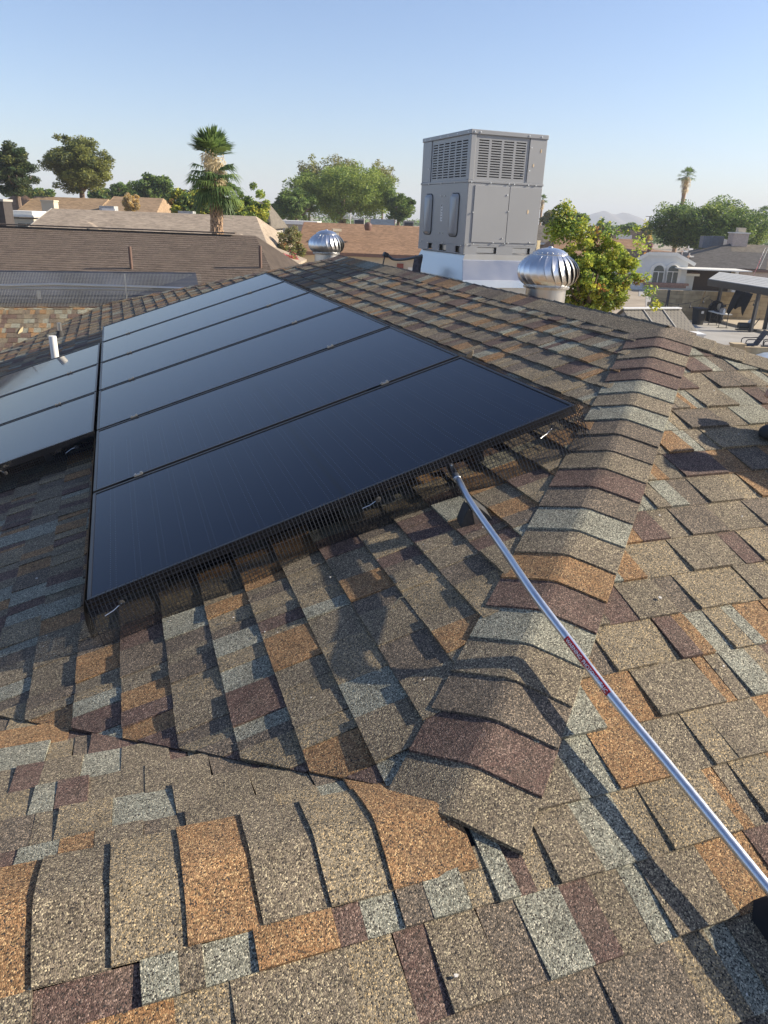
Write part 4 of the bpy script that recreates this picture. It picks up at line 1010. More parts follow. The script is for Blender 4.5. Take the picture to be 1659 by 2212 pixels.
for i, (tx) in enumerate((1421, 1452)):
    c = proj_wall(T9(tx, 592)); n_ = 12
    def arch(w_, h_, o_):
        P = [(-w_/2, -h_/2), (w_/2, -h_/2)]+[(w_/2*math.cos(math.pi*k/n_), h_/2-w_/2+w_/2*math.sin(math.pi*k/n_)) for k in range(n_+1)]
        return [c+E1*x+Vector((0,0,z))+nf9*o_-O for x, z in P]
    sur = MB(); sur.prism(arch(1.62, 2.1, 0), nf9*.10); sur.build('window_surround', M_trim, e9)
    win = MB(); win.prism(arch(1.0, 1.62, .08), nf9*.05); w_o = win.build('window', M_glass, e9)
    fr = MB(); fr.box(c+nf9*.15+Vector((0,0,.22))-O, (1.0,.04,.07), Matrix.Rotation(-YAW,3,'Z')).box(c+nf9*.15-Vector((0,0,.3))-O, (.07,.04,1.0), Matrix.Rotation(-YAW,3,'Z'))
    P = arch(1.06,1.68,.12); fr.tube([Vector(q) for q in P+[P[0]]], .035, 5); fr.build('frame', M_trim, w_o)
c = proj_wall(T9(1437,613)); MB().box(c+nf9*.2-O, (4.3,.4,.22), Matrix.Rotation(-YAW,3,'Z')).box(c+nf9*.15-O-Vector((0,0,.22)), (3.9,.3,.22), Matrix.Rotation(-YAW,3,'Z')).build('brick_sill', simple('weathered_pink_brick', (.34,.20,.15), .9, 0, .3, 8), e9)
p = F(1404,533,74); o = MB().lathe([(.22,-.5),(.22,0),(.32,.02),(.30,.25),(.12,.36),(0,.37)], n=16).build('roof_vent', simple('dark_red_vent_metal', (.13,.05,.04), .5), smooth=True); o.location = p; tag(o, 'dark red domed vent on the brown roof of the white house', 'roof vent')
H10 = hip_house('house', 'house with charcoal and grey brown shingle roof, carport and garage at right', (1578,528.5), (1760,536), 82, 6.4, .34, 8.0, 0, M_rgry2, M_stucco, M_fasc)
# charcoal re-roofed half, a skin of newer shingles on the left of the front slope
A, d_, nf, O = H10['A'], H10['d'], H10['nf'], H10['O']
def on10(u, r_, h=.13): return A+d_*u+nf*r_+Vector((0,0,-r_*.34+h))-O
m = MB(); m.prism([on10(-8.0*1.0,6.42), on10(1.2,6.42), on10(3.1,2.3), on10(-.7,2.2), on10(.0,0)], (0,0,.03)); m.build('charcoal_roof_half', M_rgry, H10['e'])
# carport: shade of the opening painted as a dark box proud of wall, beam, posts
L10 = H10['fl']; 
def on_w10(u, z, o=0): q = H10['fl']+d_*u+nf*(o-.35); return Vector((q.x, q.y, z))-O
Mw = Matrix((d_, nf, Vector((0,0,1)))).transposed()
MB().box(on_w10(3.2, GZ+1.0, .02), (5.6,.06,2.0), Mw).build('carport_shade_panel', simple('carport_shade_brown', (.045,.03,.024), .9), H10['e'])
MB().box(on_w10(2.9, GZ+2.16, 2.0), (6.6,4.0,.10), Mw).build('carport_roof', M_trim, H10['e'])
MB().box(on_w10(8.6, GZ+1.05, .1), (3.6,.08,1.9), Mw).build('garage_door', simple('beige_garage_door', (.52,.42,.34), .7), H10['e'])
MB().box(on_w10(6.4, GZ+1.05, .2), (.35,.5,2.1), Mw).build('column', M_trim, H10['e'])
pst = Vector((*G(1508,621).xy, GZ)); q = F(1519,577,75); e = empty('carport_post', pst, 'slanting white post holding the carport beside the black truck', 'post'); MB().bar((0,0,0), Vector((pst.x, pst.y, GZ+2.1))-pst, .1, .1, up=(0,1,0)).build('shaft', M_trim, e); MB().box((0,0,2.05), (.5,.4,.3), Mw).build('bracket', M_trim, e)
for tx, D, lb, w_ in ((1535,84,'left boxy cooler with rounded white duct on the charcoal roof',1), (1556,84,'right boxy cooler with rounded white duct on the charcoal roof',1)):
    p = F(tx, 523, D); e = empty('rooftop_cooler', p, lb, 'cooler', 'coolers on the charcoal roofed house')
    MB().box((-.55,0,0), (1.15,1.0,1.2), Mw).build('case', simple('blue_grey_cooler_metal', (.13,.15,.18), .5), e)
    m = MB(); pf = [(0,-.6),(0,.35)]+[(.15+.75*math.sin(a), -.25+.6*math.cos(a)) for a in [i*.26 for i in range(7)]]; m.prism([Mw@Vector((x,-.4,z)) for x, z in pf], Mw@Vector((0,.9,0))); m.build('duct_elbow', M_white, e)
p = F(1594,517,82); e = empty('chimney', Vector((p.x,p.y,p.z)), 'square pinkish chimney on the roof at right', 'chimney'); MB().box((0,0,-.3), (1.6,1.3,1.8), Mw).build('stack', simple('pink_beige_stucco', (.50,.41,.35), .9), e); MB().box((0,0,.63), (1.8,1.5,.12), Mw).build('cap', M_trim, e); MB().box((.15,0,.9), (.8,.6,.5), Mw).build('flue', M_stucco, e)
for tx, ty, lb in ((1478,543,'white pipe vent on the charcoal roof'), (1490,538,'small metal hood vent on the charcoal roof'), (1492,554,'flat white vent low on the charcoal roof')):
    p = F(tx, ty, 78.2); o = MB().box((0,0,0), (.5,.4,.14)).tube([(-.2,0,-.3),(-.2,0,.3)], .06, 8).build('roof_vent', M_alu); o.location = p; tag(o, lb, 'roof vent', 'vents on the charcoal roof')
# flag
fp = F(1640,580,74); e = empty('flag', fp, 'american flag hanging from an angled pole at the right edge', 'flag')
ft = F(1660,535,74)-fp; MB().tube([(0,0,0), ft*1.12], .03, 8).build('pole', M_trim, e)
M_fl = simple('flag_red', (.55,.04,.05), .8); M_fb = simple('flag_blue', (.03,.04,.16), .8)
fw_, fh_ = 2.1, 1.1
rowsv = []; m = MB(); NXf, NYf = 10, 7
def fpt(i, j):
    u, v = i/NXf, j/NYf; P = ft*(1.05-.42*v); w_ = .06*math.sin(u*7+v*4)
    return P+Vector((0,0,-fw_*u*.95))+E1*(-.10*u*math.sin(v*3)+w_*.6-.35*u-.3)+E2*w_
for i in range(NXf+1):
    for j in range(NYf+1): m.v.append(tuple(fpt(i, j)))
for i in range(NXf):
    for j in range(NYf):
        p = i*(NYf+1)+j; m.f.append((p, p+NYf+1, p+NYf+2, p+1)); m.m.append(2 if (i < 4 and j < 4) else j % 2)
o = m.build('cloth', [M_fl, M_white, M_fb], e, smooth=True, fix=False); o.modifiers.new('t','SOLIDIFY').thickness = .01
m = MB()
for i in range(4):
    for j in range(4): q = Vector(fpt(i+.5, j+.5)); m.box(q-E2*.012, (.06,.02,.06))
m.build('stars', M_white, e)
# --- pickup truck
tp = G(1500,624); tr = empty('pickup_truck', Vector((tp.x,tp.y,GZ))+E2*.5, 'black pickup truck parked under the carport', 'truck', rz=-YAW)
prof = [(0,.55),(.05,.95),(.35,1.08),(1.5,1.18),(2.05,1.72),(3.45,1.78),(3.95,1.22),(5.6,1.22),(5.7,.6),(5.2,.45),(.4,.45)]
MB().prism([(x-.4,-.9,z) for x, z in prof], (0,1.8,0)).build('body', simple('black_car_paint', (.012,.012,.014), .15, 0, .05, spec=.8), tr, bevel=.06)
MB().prism([(1.62-.4+x*.0+0,-.915,1.20),(2.06-.4,-.915,1.66),(2.62-.4,-.915,1.70),(2.62-.4,-.915,1.20)], (0,.02,0)).prism([(2.72-.4,-.915,1.2),(2.72-.4,-.915,1.7),(3.38-.4,-.915,1.70),(3.75-.4,-.915,1.24)], (0,.02,0)).build('window', M_glass, tr)
for x in (.95, 4.55):
    m = MB(); m.tube([(x-.4,-.92,.40),(x-.4,-.66,.40)], .40, 24); wo = m.build('wheel', M_rubber, tr)
    m = MB(); m.tube([(x-.4,-.94,.40),(x-.4,-.90,.40)], .20, 14)
    for k in range(6): a = k*math.pi/3; m.bar((x-.4,-.94,.40), (x-.4+.24*math.cos(a),-.94,.40+.24*math.sin(a)), .06, .03)
    m.build('rim', M_alu, wo)
MB().box((-.33,-.7,.85), (.1,.35,.16)).build('headlight', M_white, tr); MB().box((1.35,-1.0,1.25), (.14,.2,.16)).build('mirror', M_alu, tr)
MB().box((3.9,-.2,1.45), (1.0,1.6,.03)).build('bed_rack', M_alu, tr)

# ================================================================== YARD AT RIGHT
yd = MB(); c1, c2, c3, c4 = G(1395,640), G(1800,640), G(1800,745), G(1395,745)
q = [Vector((p.x,p.y,GZ+.012)) for p in (c1,c2,c3,c4)]; yd.add(q, [(0,1,2,3)]); tag(yd.build('patio', M_conc), kind='structure')
st = MB(); a, b = G(1528,692), G(1720,738); d_ = (b-a).normalized(); nn_ = Vector((-d_.y, d_.x, 0))
if nn_.dot(E2) < 0: nn_ = -nn_
st.prism([Vector((a.x,a.y,GZ)), Vector((b.x,b.y,GZ)), b+nn_*9, a+nn_*9], (0,0,.16)); tag(st.build('pavement', simple('pale_patio_step', (.42,.36,.28), .85, 0, .08, 1)), kind='structure')
rg = MB(); q = [G(1380,640), G(1560,640), G(1560,618), G(1380,618)]; rg.add([p+Vector((0,0,.02)) for p in q], [(0,1,2,3)]); tag(rg.build('driveway', M_grav), kind='structure')
# block wall
wA, wB = G(1400,688), G(1680,698); dW = (wB-wA); LW = dW.length; dW.normalize(); nW = Vector((dW.y,-dW.x,0)); nW = nW if nW.dot(E2) < 0 else -nW
bw = empty('block_wall', wA, 'tan concrete block wall across the yard behind the patio', 'wall'); MwW = Matrix((dW, nW, Vector((0,0,1)))).transposed()
MB().box(dW*LW/2+Vector((0,0,.93)), (LW,.14,1.84), MwW).build('mortar', M_mort, bw)
bm_ = bpy.data.meshes.new('block'); bxm = MB().box((0,0,0), (.395,.20,.255)); bm_.from_pydata(bxm.v, [], bxm.f)
bms = []
for mm in (M_blk, M_blk2): q = bm_.copy(); q.materials.append(mm); bms.append(q)
cnt = 0
for r_ in range(7):
    u = .2-(.2 if r_ % 2 else 0)
    while u < LW-.1 and cnt < 300:
        o = bpy.data.objects.new('block', bms[1 if random.random() < .2 else 0]); COL.objects.link(o); o.parent = bw
        o.matrix_local = Matrix.Translation(dW*u+Vector((0,0,.14+r_*.268))+nW*random.uniform(0,.012))@MwW.to_4x4(); u += .408; cnt += 1
for tx, ty, lb in ((1431,665,'left dark steel post against the block wall'), (1539,660,'right dark steel post against the block wall')):
    p = G(tx, 692); MB().box((0,0,.98), (.14,.12,1.96), MwW).build('wall_post', M_steel).location = p+nW*.25
    tag(bpy.context.scene.objects[-1] if False else [o for o in bpy.data.objects if o.name.startswith('wall_post')][-1], lb, 'post', 'posts on the block wall')
lw0, lw1 = G(1586,778), G(1720,782); dl = (lw1-lw0).normalized(); lw = empty('low_block_wall', lw0, 'low tan block wall near the roof edge at right', 'wall')
Mlw = Matrix((dl, Vector((dl.y,-dl.x,0)), Vector((0,0,1)))).transposed()
MB().box(Vector((0,0,.36))-dl*0, (.5,.45,.72), Mlw).build('pillar', M_blk, lw); MB().box(Vector((0,0,.75)), (.6,.5,.08), Mlw).build('pillar_cap', M_blk, lw)
for i in range(6): MB().box(dl*(.46+i*.41)+Vector((0,0,.32)), (.4,.2,.64), Mlw).build('block', M_blk, lw)
rk_ = MB(); c = G(1565,760); rk_.v = []
for i in range(9):
    for j in range(5):
        a = i/8*math.pi*2; rr = .2+.9*j/4; rk_.v.append((c.x+rr*1.1*math.cos(a), c.y+rr*math.sin(a), GZ+.02+.28*(1-j/4)+.03*math.sin(i*3)))
for i in range(8):
    for j in range(4): p = i*5+j; rk_.f.append((p, p+1, p+6, p+5)); rk_.m.append(0)
tag(rk_.build('gravel_mound', simple('pink_gravel', (.45,.25,.19), .95, 0, .25, 12, bump=.6), smooth=True), 'heap of pink gravel beside the low block wall', 'gravel heap')
c = G(1640,782); o = MB().lathe([(1.6,0),(1.5,.25),(1.0,.42),(.3,.48),(0,.49)], n=24).build('pool_cover', simple('pale_blue_cover', (.45,.52,.60), .4), smooth=True); o.location = c+Vector((1.2,-.2,0)); tag(o, 'pale blue domed cover at the right edge below the low wall', 'cover')
# shed
sA, sB = F(1344,669,37), F(1468,669.5,38.2); sr = empty('shed', Vector((sA.x,sA.y,GZ)), 'grey resin storage shed with ribbed shingle pattern roof', 'shed'); O = Vector((sA.x,sA.y,GZ))
zr = sA.z; sB.z = zr; dS = (sB-sA).normalized(); nS = Vector((dS.y,-dS.x,0)); nS = nS if nS.dot(E2) < 0 else -nS
half = 1.45; drop = 1.0; LS = (sB-sA).length
dS0 = dS; e0 = sA+nS*half-Vector((0,0,drop))+dS*.15; e1 = sB+nS*half-Vector((0,0,drop))+dS*.15; f0 = sA-nS*half-Vector((0,0,drop)); f1 = sB-nS*half-Vector((0,0,drop))
MB().prism([sA-O,sB-O,e1-O,e0-O], (0,0,.05)).prism([sB-O,sA-O,f0-O,f1-O], (0,0,.05)).build('roof', M_resinr, sr)
MB().bar(sA-O+Vector((0,0,.07)), sB-O+Vector((0,0,.07)), .3, .07).build('ridge_strip', M_white, sr)
m = MB()
for f_ in (.34, .68): a = sA.lerp(sB, f_)-O; m.bar(a+Vector((0,0,.07)), a+nS*half-Vector((0,0,drop-.07))+dS*.1, .06, .05)
m.build('roof_rib', M_resin, sr)
m = MB()
for r_ in range(9):
    for c_i in range(16):
        uu = (c_i+.5*(r_ % 2))/16; vv = (r_+.5)/9.2
        a = sA+dS*(uu*LS)+nS*(half*vv)+Vector((0,0,-drop*vv+.052))-O; m.bar(a, a+nS*.10+Vector((0,0,-.069)), .018, .008)
m.build('roof_groove', M_steel, sr, kind='stuff')
inset = .15; g0, g1 = e0-nS*inset+dS*inset, f0+nS*inset+dS*inset; apex = sA+dS*inset-Vector((0,0,.06))
def gz(p, z=GZ): return Vector((p.x, p.y, z))
m = MB(); m.add([gz(g0)-O, gz(g1)-O, gz(g1, g1.z+.05)-O, apex-O, gz(g0, g0.z+.05)-O], [(0,1,2,3,4)]); h0, h1 = e1-nS*inset-dS*inset, f1+nS*inset-dS*inset
m.add([gz(g0)-O, gz(h0)-O, gz(h0, h0.z+.05)-O, gz(g0, g0.z+.05)-O], [(0,1,2,3)]); m.build('wall', M_resin, sr)
m = MB()
for k in range(5):
    t = .15+.15*k; p = g0.lerp(g1, t); zt = zr-drop+drop*(1-abs(t-.5)*2)-.3; m.bar(gz(p, GZ+1)-O-dS*.02, gz(p, zt)-O-dS*.02, .05, .03, up=(0,1,0))
m.build('wall_rib', M_resin, sr)
# white box beside it
p = F(1490,724,31); e = empty('storage_box', Vector((p.x,p.y,p.z)), 'pale metal box with flat lid between the shed and the roof edge', 'box'); MB().box((0,0,-.4), (.95,.8,.9), R1_).build('box_body', M_trim, e, bevel=.02); MB().box((0,0,.08), (1.0,.85,.06), R1_).build('lid', M_white, e)
# patio cover
pL, pR = F(1528,604,44.5), F(1740,628,40); pL.z += 0; zc = GZ+2.62
A_ = G(1531,604, zc); B_ = G(1700,630, zc); C_ = G(1660,600, zc+.25); D_2 = G(1800,604, zc+.25)
pc_ = empty('patio_cover', Vector((A_.x,A_.y,GZ)), 'dark steel patio cover with flat pale roof panels at right', 'patio cover'); O = Vector((A_.x,A_.y,GZ))
ddp = (B_-A_).normalized(); bk_ = E2*5.5+E1*3.0
MB().prism([A_-O, B_-O, B_+bk_+Vector((0,0,.2))-O, A_+bk_*.9+Vector((0,0,.2))-O], (0,0,.06)).build('roof_panel', simple('pale_patio_roof', (.42,.42,.40), .6), pc_)
m = MB()
for k in range(1, 6): a = A_.lerp(A_+bk_*.9+Vector((0,0,.2)), k/6)-O; b = B_.lerp(B_+bk_+Vector((0,0,.2)), k/6)-O; m.bar(a+Vector((0,0,.06)), b+Vector((0,0,.06)), .04, .012)
m.build('seam', M_stg, pc_)
MB().bar(A_-O+Vector((0,0,-.10)), B_-O+Vector((0,0,-.10)), .14, .24).bar(A_-O+Vector((0,0,-.10)), A_+bk_*.9-O+Vector((0,0,.06)), .14, .22).bar(A_-O+E2*.5+ddp*.4+Vector((0,0,-.28)), B_-O+E2*.5+Vector((0,0,-.28)), .12, .2).build('beam', M_steel, pc_)
for tx, ty in ((1543,695), (1621,718), (1760,760)):
    q = G(tx, ty); MB().box(Vector((q.x,q.y,GZ+1.2))-O, (.17,.17,2.4)).build('post', M_steel, pc_)
# shed wall / corrugated panel at right
q = G(1668,718); e = empty('metal_wall', q, 'pale corrugated metal wall behind the patio post', 'wall'); m = MB()
for k in range(9): m.box(E1*(-.35+k*.13)+Vector((0,0,1.1)), (.08,.05,2.1), R1_)
m.build('corrugation', M_trim, e); MB().box(E1*.6+E2*.1+Vector((0,0,1.05)), (2.4,.05,2.1), R1_).build('sheet', M_steel, e)
# cloth, grill covers, table etc.
q0, q1 = F(1590,627,44), F(1626,634,43.2); e = empty('shade_cloth', q0, 'torn black cloth hanging from the patio beam', 'cloth'); m = MB()
for i in range(9):
    for j in range(7):
        u, v = i/8, j/6; lo_ = 1.05+.22*math.sin(u*6+1)+.12*math.sin(u*15); m.v.append(tuple((q1-q0)*u+E2*(.08*math.sin(u*11+v*3))+Vector((0,0,-lo_*v))-E1*(.28*v)))
for i in range(8):
    for j in range(6): p = i*7+j; m.f.append((p, p+7, p+8, p+1)); m.m.append(0)
o = m.build('cloth', M_cloth, e, smooth=True, fix=False); o.modifiers.new('t','SOLIDIFY').thickness = .015
def blob_cover(name, label, c, prof, dep, mat=M_cloth, cat='cover', wheels=None):
    e = empty(name, c, label, cat); m = MB(); mid = [(x*1.0, z) for x, z in prof]
    secs = [(-dep/2, .82), (-dep/2+.08, 1.0), (dep/2-.08, 1.0), (dep/2, .82)]; k = len(prof); cx = sum(x for x, z in prof)/k
    for y, s_ in secs:
        for x, z in prof: m.v.append(tuple(R1_@Vector((cx+(x-cx)*s_+random.uniform(-.012,.012), y, z*(.96+.04*s_)))))
    for a in range(3):
        for i in range(k): m.f.append((a*k+i, a*k+(i+1) % k, (a+1)*k+(i+1) % k, (a+1)*k+i)); m.m.append(0)
    m.f.append(tuple(reversed(range(k)))); m.m.append(0); m.f.append(tuple(range(3*k, 4*k))); m.m.append(0)
    m.build('cloth', mat, e, smooth=True)
    if wheels:
        for x in wheels: MB().tube([R1_@Vector((x,-dep/2-.03,.09)), R1_@Vector((x,-dep/2+.05,.09))], .09, 12).build('wheel', M_rubber, e)
    return e
blob_cover('covered_smoker', 'tall rounded smoker under a black cover beside the patio post', G(1541,697), [(-.46,.08),(.46,.08),(.50,.7),(.42,1.05),(.20,1.34),(0,1.40),(-.20,1.34),(-.42,1.05),(-.50,.7)], .6, wheels=(-.3,.4))
blob_cover('covered_grill', 'wide barbecue grill under a black cover near the block wall', G(1602,694), [(-.72,.30),(.78,.25),(.80,.85),(.55,1.05),(.0,1.08),(-.45,1.12),(-.60,.9)], .6, wheels=(-.6,.5))
# pool filter
c = G(1488,689); e = empty('pool_filter', c, 'cream pool filter tank by the block wall', 'pool filter'); MB().lathe([(.22,0),(.27,.12),(.28,.75),(.275,.76),(.275,1.0),(.22,1.16),(.10,1.24),(0,1.25)], n=24).build('tank', simple('cream_tank_plastic', (.55,.46,.27), .5), e, smooth=True)
MB().lathe([(.285,.66),(.295,.68),(.295,.72),(.285,.74)], n=24).build('band', M_steel, e); MB().tube([(.3,0,.1),(.6,0,.1),(.6,0,.5),(.35,0,.55)], .04, 8).tube([(.6,0,.3),(1.0,0,.3)], .04, 8).build('pipework', simple('cream_pipe', (.6,.52,.36), .5), e, smooth=True); MB().box(E1*.52+Vector((0,0,.85)), (.32,.2,.38), R1_).build('timer_box', M_stg, e); MB().tube([E1*1.0+Vector((0,0,.25)), E1*1.5+Vector((0,0,.25))], .17, 14).build('pump', M_trim, e)
# bin
c = G(1506,701); e = empty('trash_bin', c, 'black plastic trash bin with a white sticker', 'bin'); m = MB(); m.add([(-.24,-.24,0),(.24,-.24,0),(.24,.24,0),(-.24,.24,0),(-.31,-.33,.98),(.31,-.33,.98),(.31,.33,.98),(-.31,.33,.98)], [(0,3,2,1),(4,5,6,7),(0,1,5,4),(1,2,6,5),(2,3,7,6),(3,0,4,7)]); m.build('bin_body', M_rubber, e, bevel=.02); MB().box((0,0,1.02), (.7,.74,.07)).build('lid', M_steel, e, bevel=.02); MB().box((-.05,-.32,.8), (.18,.03,.16)).build('sticker', M_white, e)
# folding table with saw
c = G(1549,706); e = empty('folding_table', c, 'white topped folding table carrying a saw', 'table'); dt = (G(1573,706.5)-G(1527,694)); dt.z = 0; dt.normalize(); Mt = Matrix((dt, Vector((-dt.y,dt.x,0)), Vector((0,0,1)))).transposed()
MB().box((0,0,.86), (1.75,.65,.05), Mt).build('table_top', M_trim, e)
for s_ in (-.6, .6):
    m = MB(); m.bar(Mt@Vector((s_,-.26,0)), Mt@Vector((s_*1.05,-.22,.84)), .035, .035).bar(Mt@Vector((s_,.26,0)), Mt@Vector((s_*1.05,.22,.84)), .035, .035).bar(Mt@Vector((s_,-.36,.02)), Mt@Vector((s_,.36,.02)), .04, .04).bar(Mt@Vector((s_,-.25,.4)), Mt@Vector((s_,.25,.4)), .03, .03).bar(Mt@Vector((s_,0,.4)), Mt@Vector((s_*.3,0,.84)), .03, .03); m.build('leg', M_steel, e)
c2_ = c+Mt@Vector((-.15,0,.90)); e = empty('miter_saw', c2_, 'miter saw with round blade on the folding table', 'saw'); MB().box((0,0,.04), (.55,.35,.07), Mt).build('saw_base', M_steel, e); MB().tube([Mt@Vector((-.05,-.03,.3)), Mt@Vector((-.05,.0,.3))], .22, 20).build('blade', M_alu, e)
MB().tube([Mt@Vector((-.05,.02,.34)), Mt@Vector((-.05,.14,.34))], .20, 16).bar(Mt@Vector((.0,.1,.3)), Mt@Vector((.45,.1,.42)), .1, .12).build('saw_head', M_steel, e); MB().box(Mt@Vector((.42,0,.14)), (.34,.25,.26), Mt).build('motor_case', M_stg, e)
c3_ = c+Mt@Vector((.62,-.1,.89)); o = MB().lathe([(.06,0),(.07,.02),(.07,.16),(.03,.22),(.03,.28),(0,.28)], n=12).build('bottle', M_white, smooth=True); o.location = c3_; tag(o, 'white bottle at the right end of the folding table', 'bottle')
# leaning pole, air compressor
a = G(1497,694); e = empty('leaning_pole', a, 'long pole leaning on the block wall behind the trash bin', 'pole'); MB().tube([(0,0,0), F(1524,629,49)-a], .03, 8).tube([F(1524,629,49)-a, F(1526,672,48.5)-a], .015, 6).build('shaft', simple('weathered_wood', (.30,.20,.09), .8), e)
c = G(1610,716); e = empty('air_compressor', c, 'small black wheeled machine with a white canister on the patio', 'machine'); MB().tube([E1*-.5+Vector((0,0,.35)), E1*.3+Vector((0,0,.35))], .18, 14).build('tank', M_steel, e); MB().lathe([(.13,.2),(.15,.25),(.15,.6),(.05,.72),(0,.72)], (.25,0,0), n=14).build('canister', M_white, e, smooth=True); MB().bar(E1*-.6+Vector((0,0,.1)), E1*.6+Vector((0,0,.1)), .3, .06).bar(E1*.3+Vector((0,0,.1)), E1*.7+Vector((0,0,.8)), .04, .04).build('stand', M_steel, e)
# string lights
for k_, (x0, y0, x1, y1, sag, lb) in enumerate(((1410,634,1532,633,.5,'black string of bulb lights hanging across the block wall'), (1532,640,1640,640,.35,'second string of bulb lights right of the first patio post'))):
    a, b = F(x0, y0, 47), F(x1, y1, 45.5); e = empty('string_lights', a, lb, 'string lights'); P = [a.lerp(b, t/14)+Vector((0,0,-sag*4*(t/14)*(1-t/14)-.15))-a for t in range(15)]
    MB().tube(P, .012, 4).build('cable', M_steel, e)
    for t in range(1, 14, 3): MB().tube([P[t], P[t]+Vector((0,0,-.16))], .02, 6).lathe([(.02,-.16),(.05,-.22),(.045,-.30),(0,-.33)], P[t], n=8).build('bulb', M_steel, e)
# lounge chairs
def lounge(c, lab, rz):
    e = empty('patio_chair', c, lab, 'chair', 'patio chairs', rz=rz); M_sl = simple('grey_sling', (.07,.07,.075), .8)
    MB().bar((-.45,0,.30), (.25,0,.34), .62, .04).build('seat', M_sl, e); MB().bar((.25,0,.36), (.62,0,1.05), .62, .04).build('backrest', M_sl, e)
    for s_ in (-.33,.33):
        MB().tube(smooth_path([Vector((-.62,s_,.0)), Vector((-.4,s_,.22)), Vector((.0,s_,.30)), Vector((.45,s_,.02))]), .025, 8).build('leg', M_steel, e, smooth=True)
        MB().tube(smooth_path([Vector((-.35,s_,.30)), Vector((-.32,s_,.58)), Vector((.1,s_,.62)), Vector((.45,s_,.66))]), .025, 8).build('armrest', M_steel, e, smooth=True)
lounge(G(1618,758), 'left dark patio chair with curved legs on the patio', -YAW-.1); lounge(G(1662,762), 'dark patio chair cut by the right picture edge', -YAW-.4)

# ================================================================== TREES
def leaf_quads(C, size, rng, aspect=.55, up=.0):
    n = len(C); a = rng.normal(size=(n,3)); a[:,2] *= .6; a /= np.linalg.norm(a, axis=1)[:,None]
    b = rng.normal(size=(n,3)); b -= a*(a*b).sum(1)[:,None]; b /= np.linalg.norm(b, axis=1)[:,None]
    s = size*rng.uniform(.6, 1.35, n)[:,None]; A = a*s*.5; B = b*s*.5*aspect; nz = np.cross(a, b)*s*.10
    V = np.stack([C-A, C-B*1.0+nz, C+A, C+B+nz], 1).reshape(-1,3); Q = np.arange(4*n).reshape(-1,4); return V, Q
def crown(rng, c, rad, nclump, nleaf, csize, shell=.55, flat=.8, bias=None, gaps=0.):
    c = np.array(c); rad = np.array(rad); out = []; clid = []
    k = 0
    while k < nclump:
        p = rng.normal(size=3); p /= np.linalg.norm(p); r_ = rng.uniform(shell, 1)**.7; q = p*r_
        if bias is not None and not bias(q): continue
        cc = c+q*rad*(1-csize*.4); cr = rad.mean()*csize*rng.uniform(.55, 1.25); n = max(4, int(nleaf/nclump*(cr/(rad.mean()*csize))**2))
        d = rng.normal(size=(n,3)); d /= np.linalg.norm(d, axis=1)[:,None]; d *= (rng.random(n)**.45)[:,None]*cr; d[:,2] *= flat
        out.append(cc+d); clid.append(np.full(n, k)); k += 1
    return np.concatenate(out), np.concatenate(clid)
def tree(name, label, tx, top, bot, wT, D, mats, n=7000, leaf=.22, nclump=40, csize=.34, trunkr=.2, seed=0, flat=.8, group=None, bias=None, cat='tree', base=GZ, limbs=6, aspect=.55, lean=0, shell=.5, weights=None, dy=1.0, extra=None, lod=1.0):
    n = int(n*2.1); leaf *= 1.12; csize *= .95; nclump = int(nclump*2.2); shell *= .5; rng = np.random.default_rng(seed+100); P1, P2 = F(tx, top, D), F(tx, bot, D); c = (P1+P2)/2; rz = (P1.z-P2.z)/2; rx = wT/2*D/FPX*1.03
    tb_ = Vector((c.x, c.y, base)); e = empty(name, tb_, label, cat, group)
    cen, cl_ = crown(rng, (c-tb_)[:], (rx, rx*dy, rz), nclump, n, csize, shell, flat, bias)
    if extra is not None:
        for (ex_, ey_, er, en) in extra:
            q = F(ex_, ey_, D)-tb_; d = rng.normal(size=(en,3)); d /= np.linalg.norm(d, axis=1)[:,None]; d *= (rng.random(en)**.5)[:,None]*er*D/FPX; cen = np.concatenate([cen, np.array(q[:])+d]); cl_ = np.concatenate([cl_, np.full(en, rng.integers(0, nclump))])
    V, Q = leaf_quads(cen, leaf, rng, aspect)
    w_ = np.array(weights if weights else [1]*len(mats), float); w_ /= w_.sum(); cm = rng.choice(len(mats), nclump, p=w_); mi = np.where(rng.random(len(cen)) < .6, cm[cl_], rng.choice(len(mats), len(cen), p=w_))
    np_mesh('crown', V, Q, mats, mi, e)
    m = MB(); h = (c.z-base); m.tube([(0,0,-.05), (lean*.3,0,h*.35), (lean*.7,0,h*.7), (lean,0,h+rz*.2)], [trunkr*1.2, trunkr, trunkr*.8, trunkr*.3], 8)
    for k in range(limbs):
        a = k*2.4+rng.random(); z0 = h*rng.uniform(.35,.75) if rz > h*.6 else h-rz*.8; s0 = Vector((lean*.5,0,z0))
        tgt = Vector((math.cos(a)*rx*.65, math.sin(a)*rx*.65, h+rng.uniform(-.3,.6)*rz)); mid = s0.lerp(tgt, .5)+Vector((0,0,-.05*rz)); m.tube([s0, mid, tgt], [trunkr*.5, trunkr*.33, trunkr*.1], 6)
    m.build('trunk', M_bark, e, smooth=True)
    return e
L = LF
tree('pine_tree', 'tall broad pine tree at left rising behind the brown roofs', 170, 276, 432, 128, 78, [L['pine'],L['olive'],L['pined']], 15000, .26, 58, .27, .32, 1, .6, weights=[4,3,2], aspect=.35, shell=.3)
tree('pine_tree', 'dark ragged pine tree at the left edge', 30, 300, 430, 92, 72, [L['pined'],L['pine'],L['deep']], 10000, .24, 44, .26, .3, 2, .6, weights=[4,1,2], aspect=.35, bias=lambda q: abs(q[0]) < 1.05-.75*max(q[2],0), shell=.2)
tree('bushy_tree', 'rounded green tree between the big pine and the palm', 335, 373, 450, 90, 95, [L['green'],L['mesq2'],L['deep']], 7000, .3, 34, .3, .25, 3)
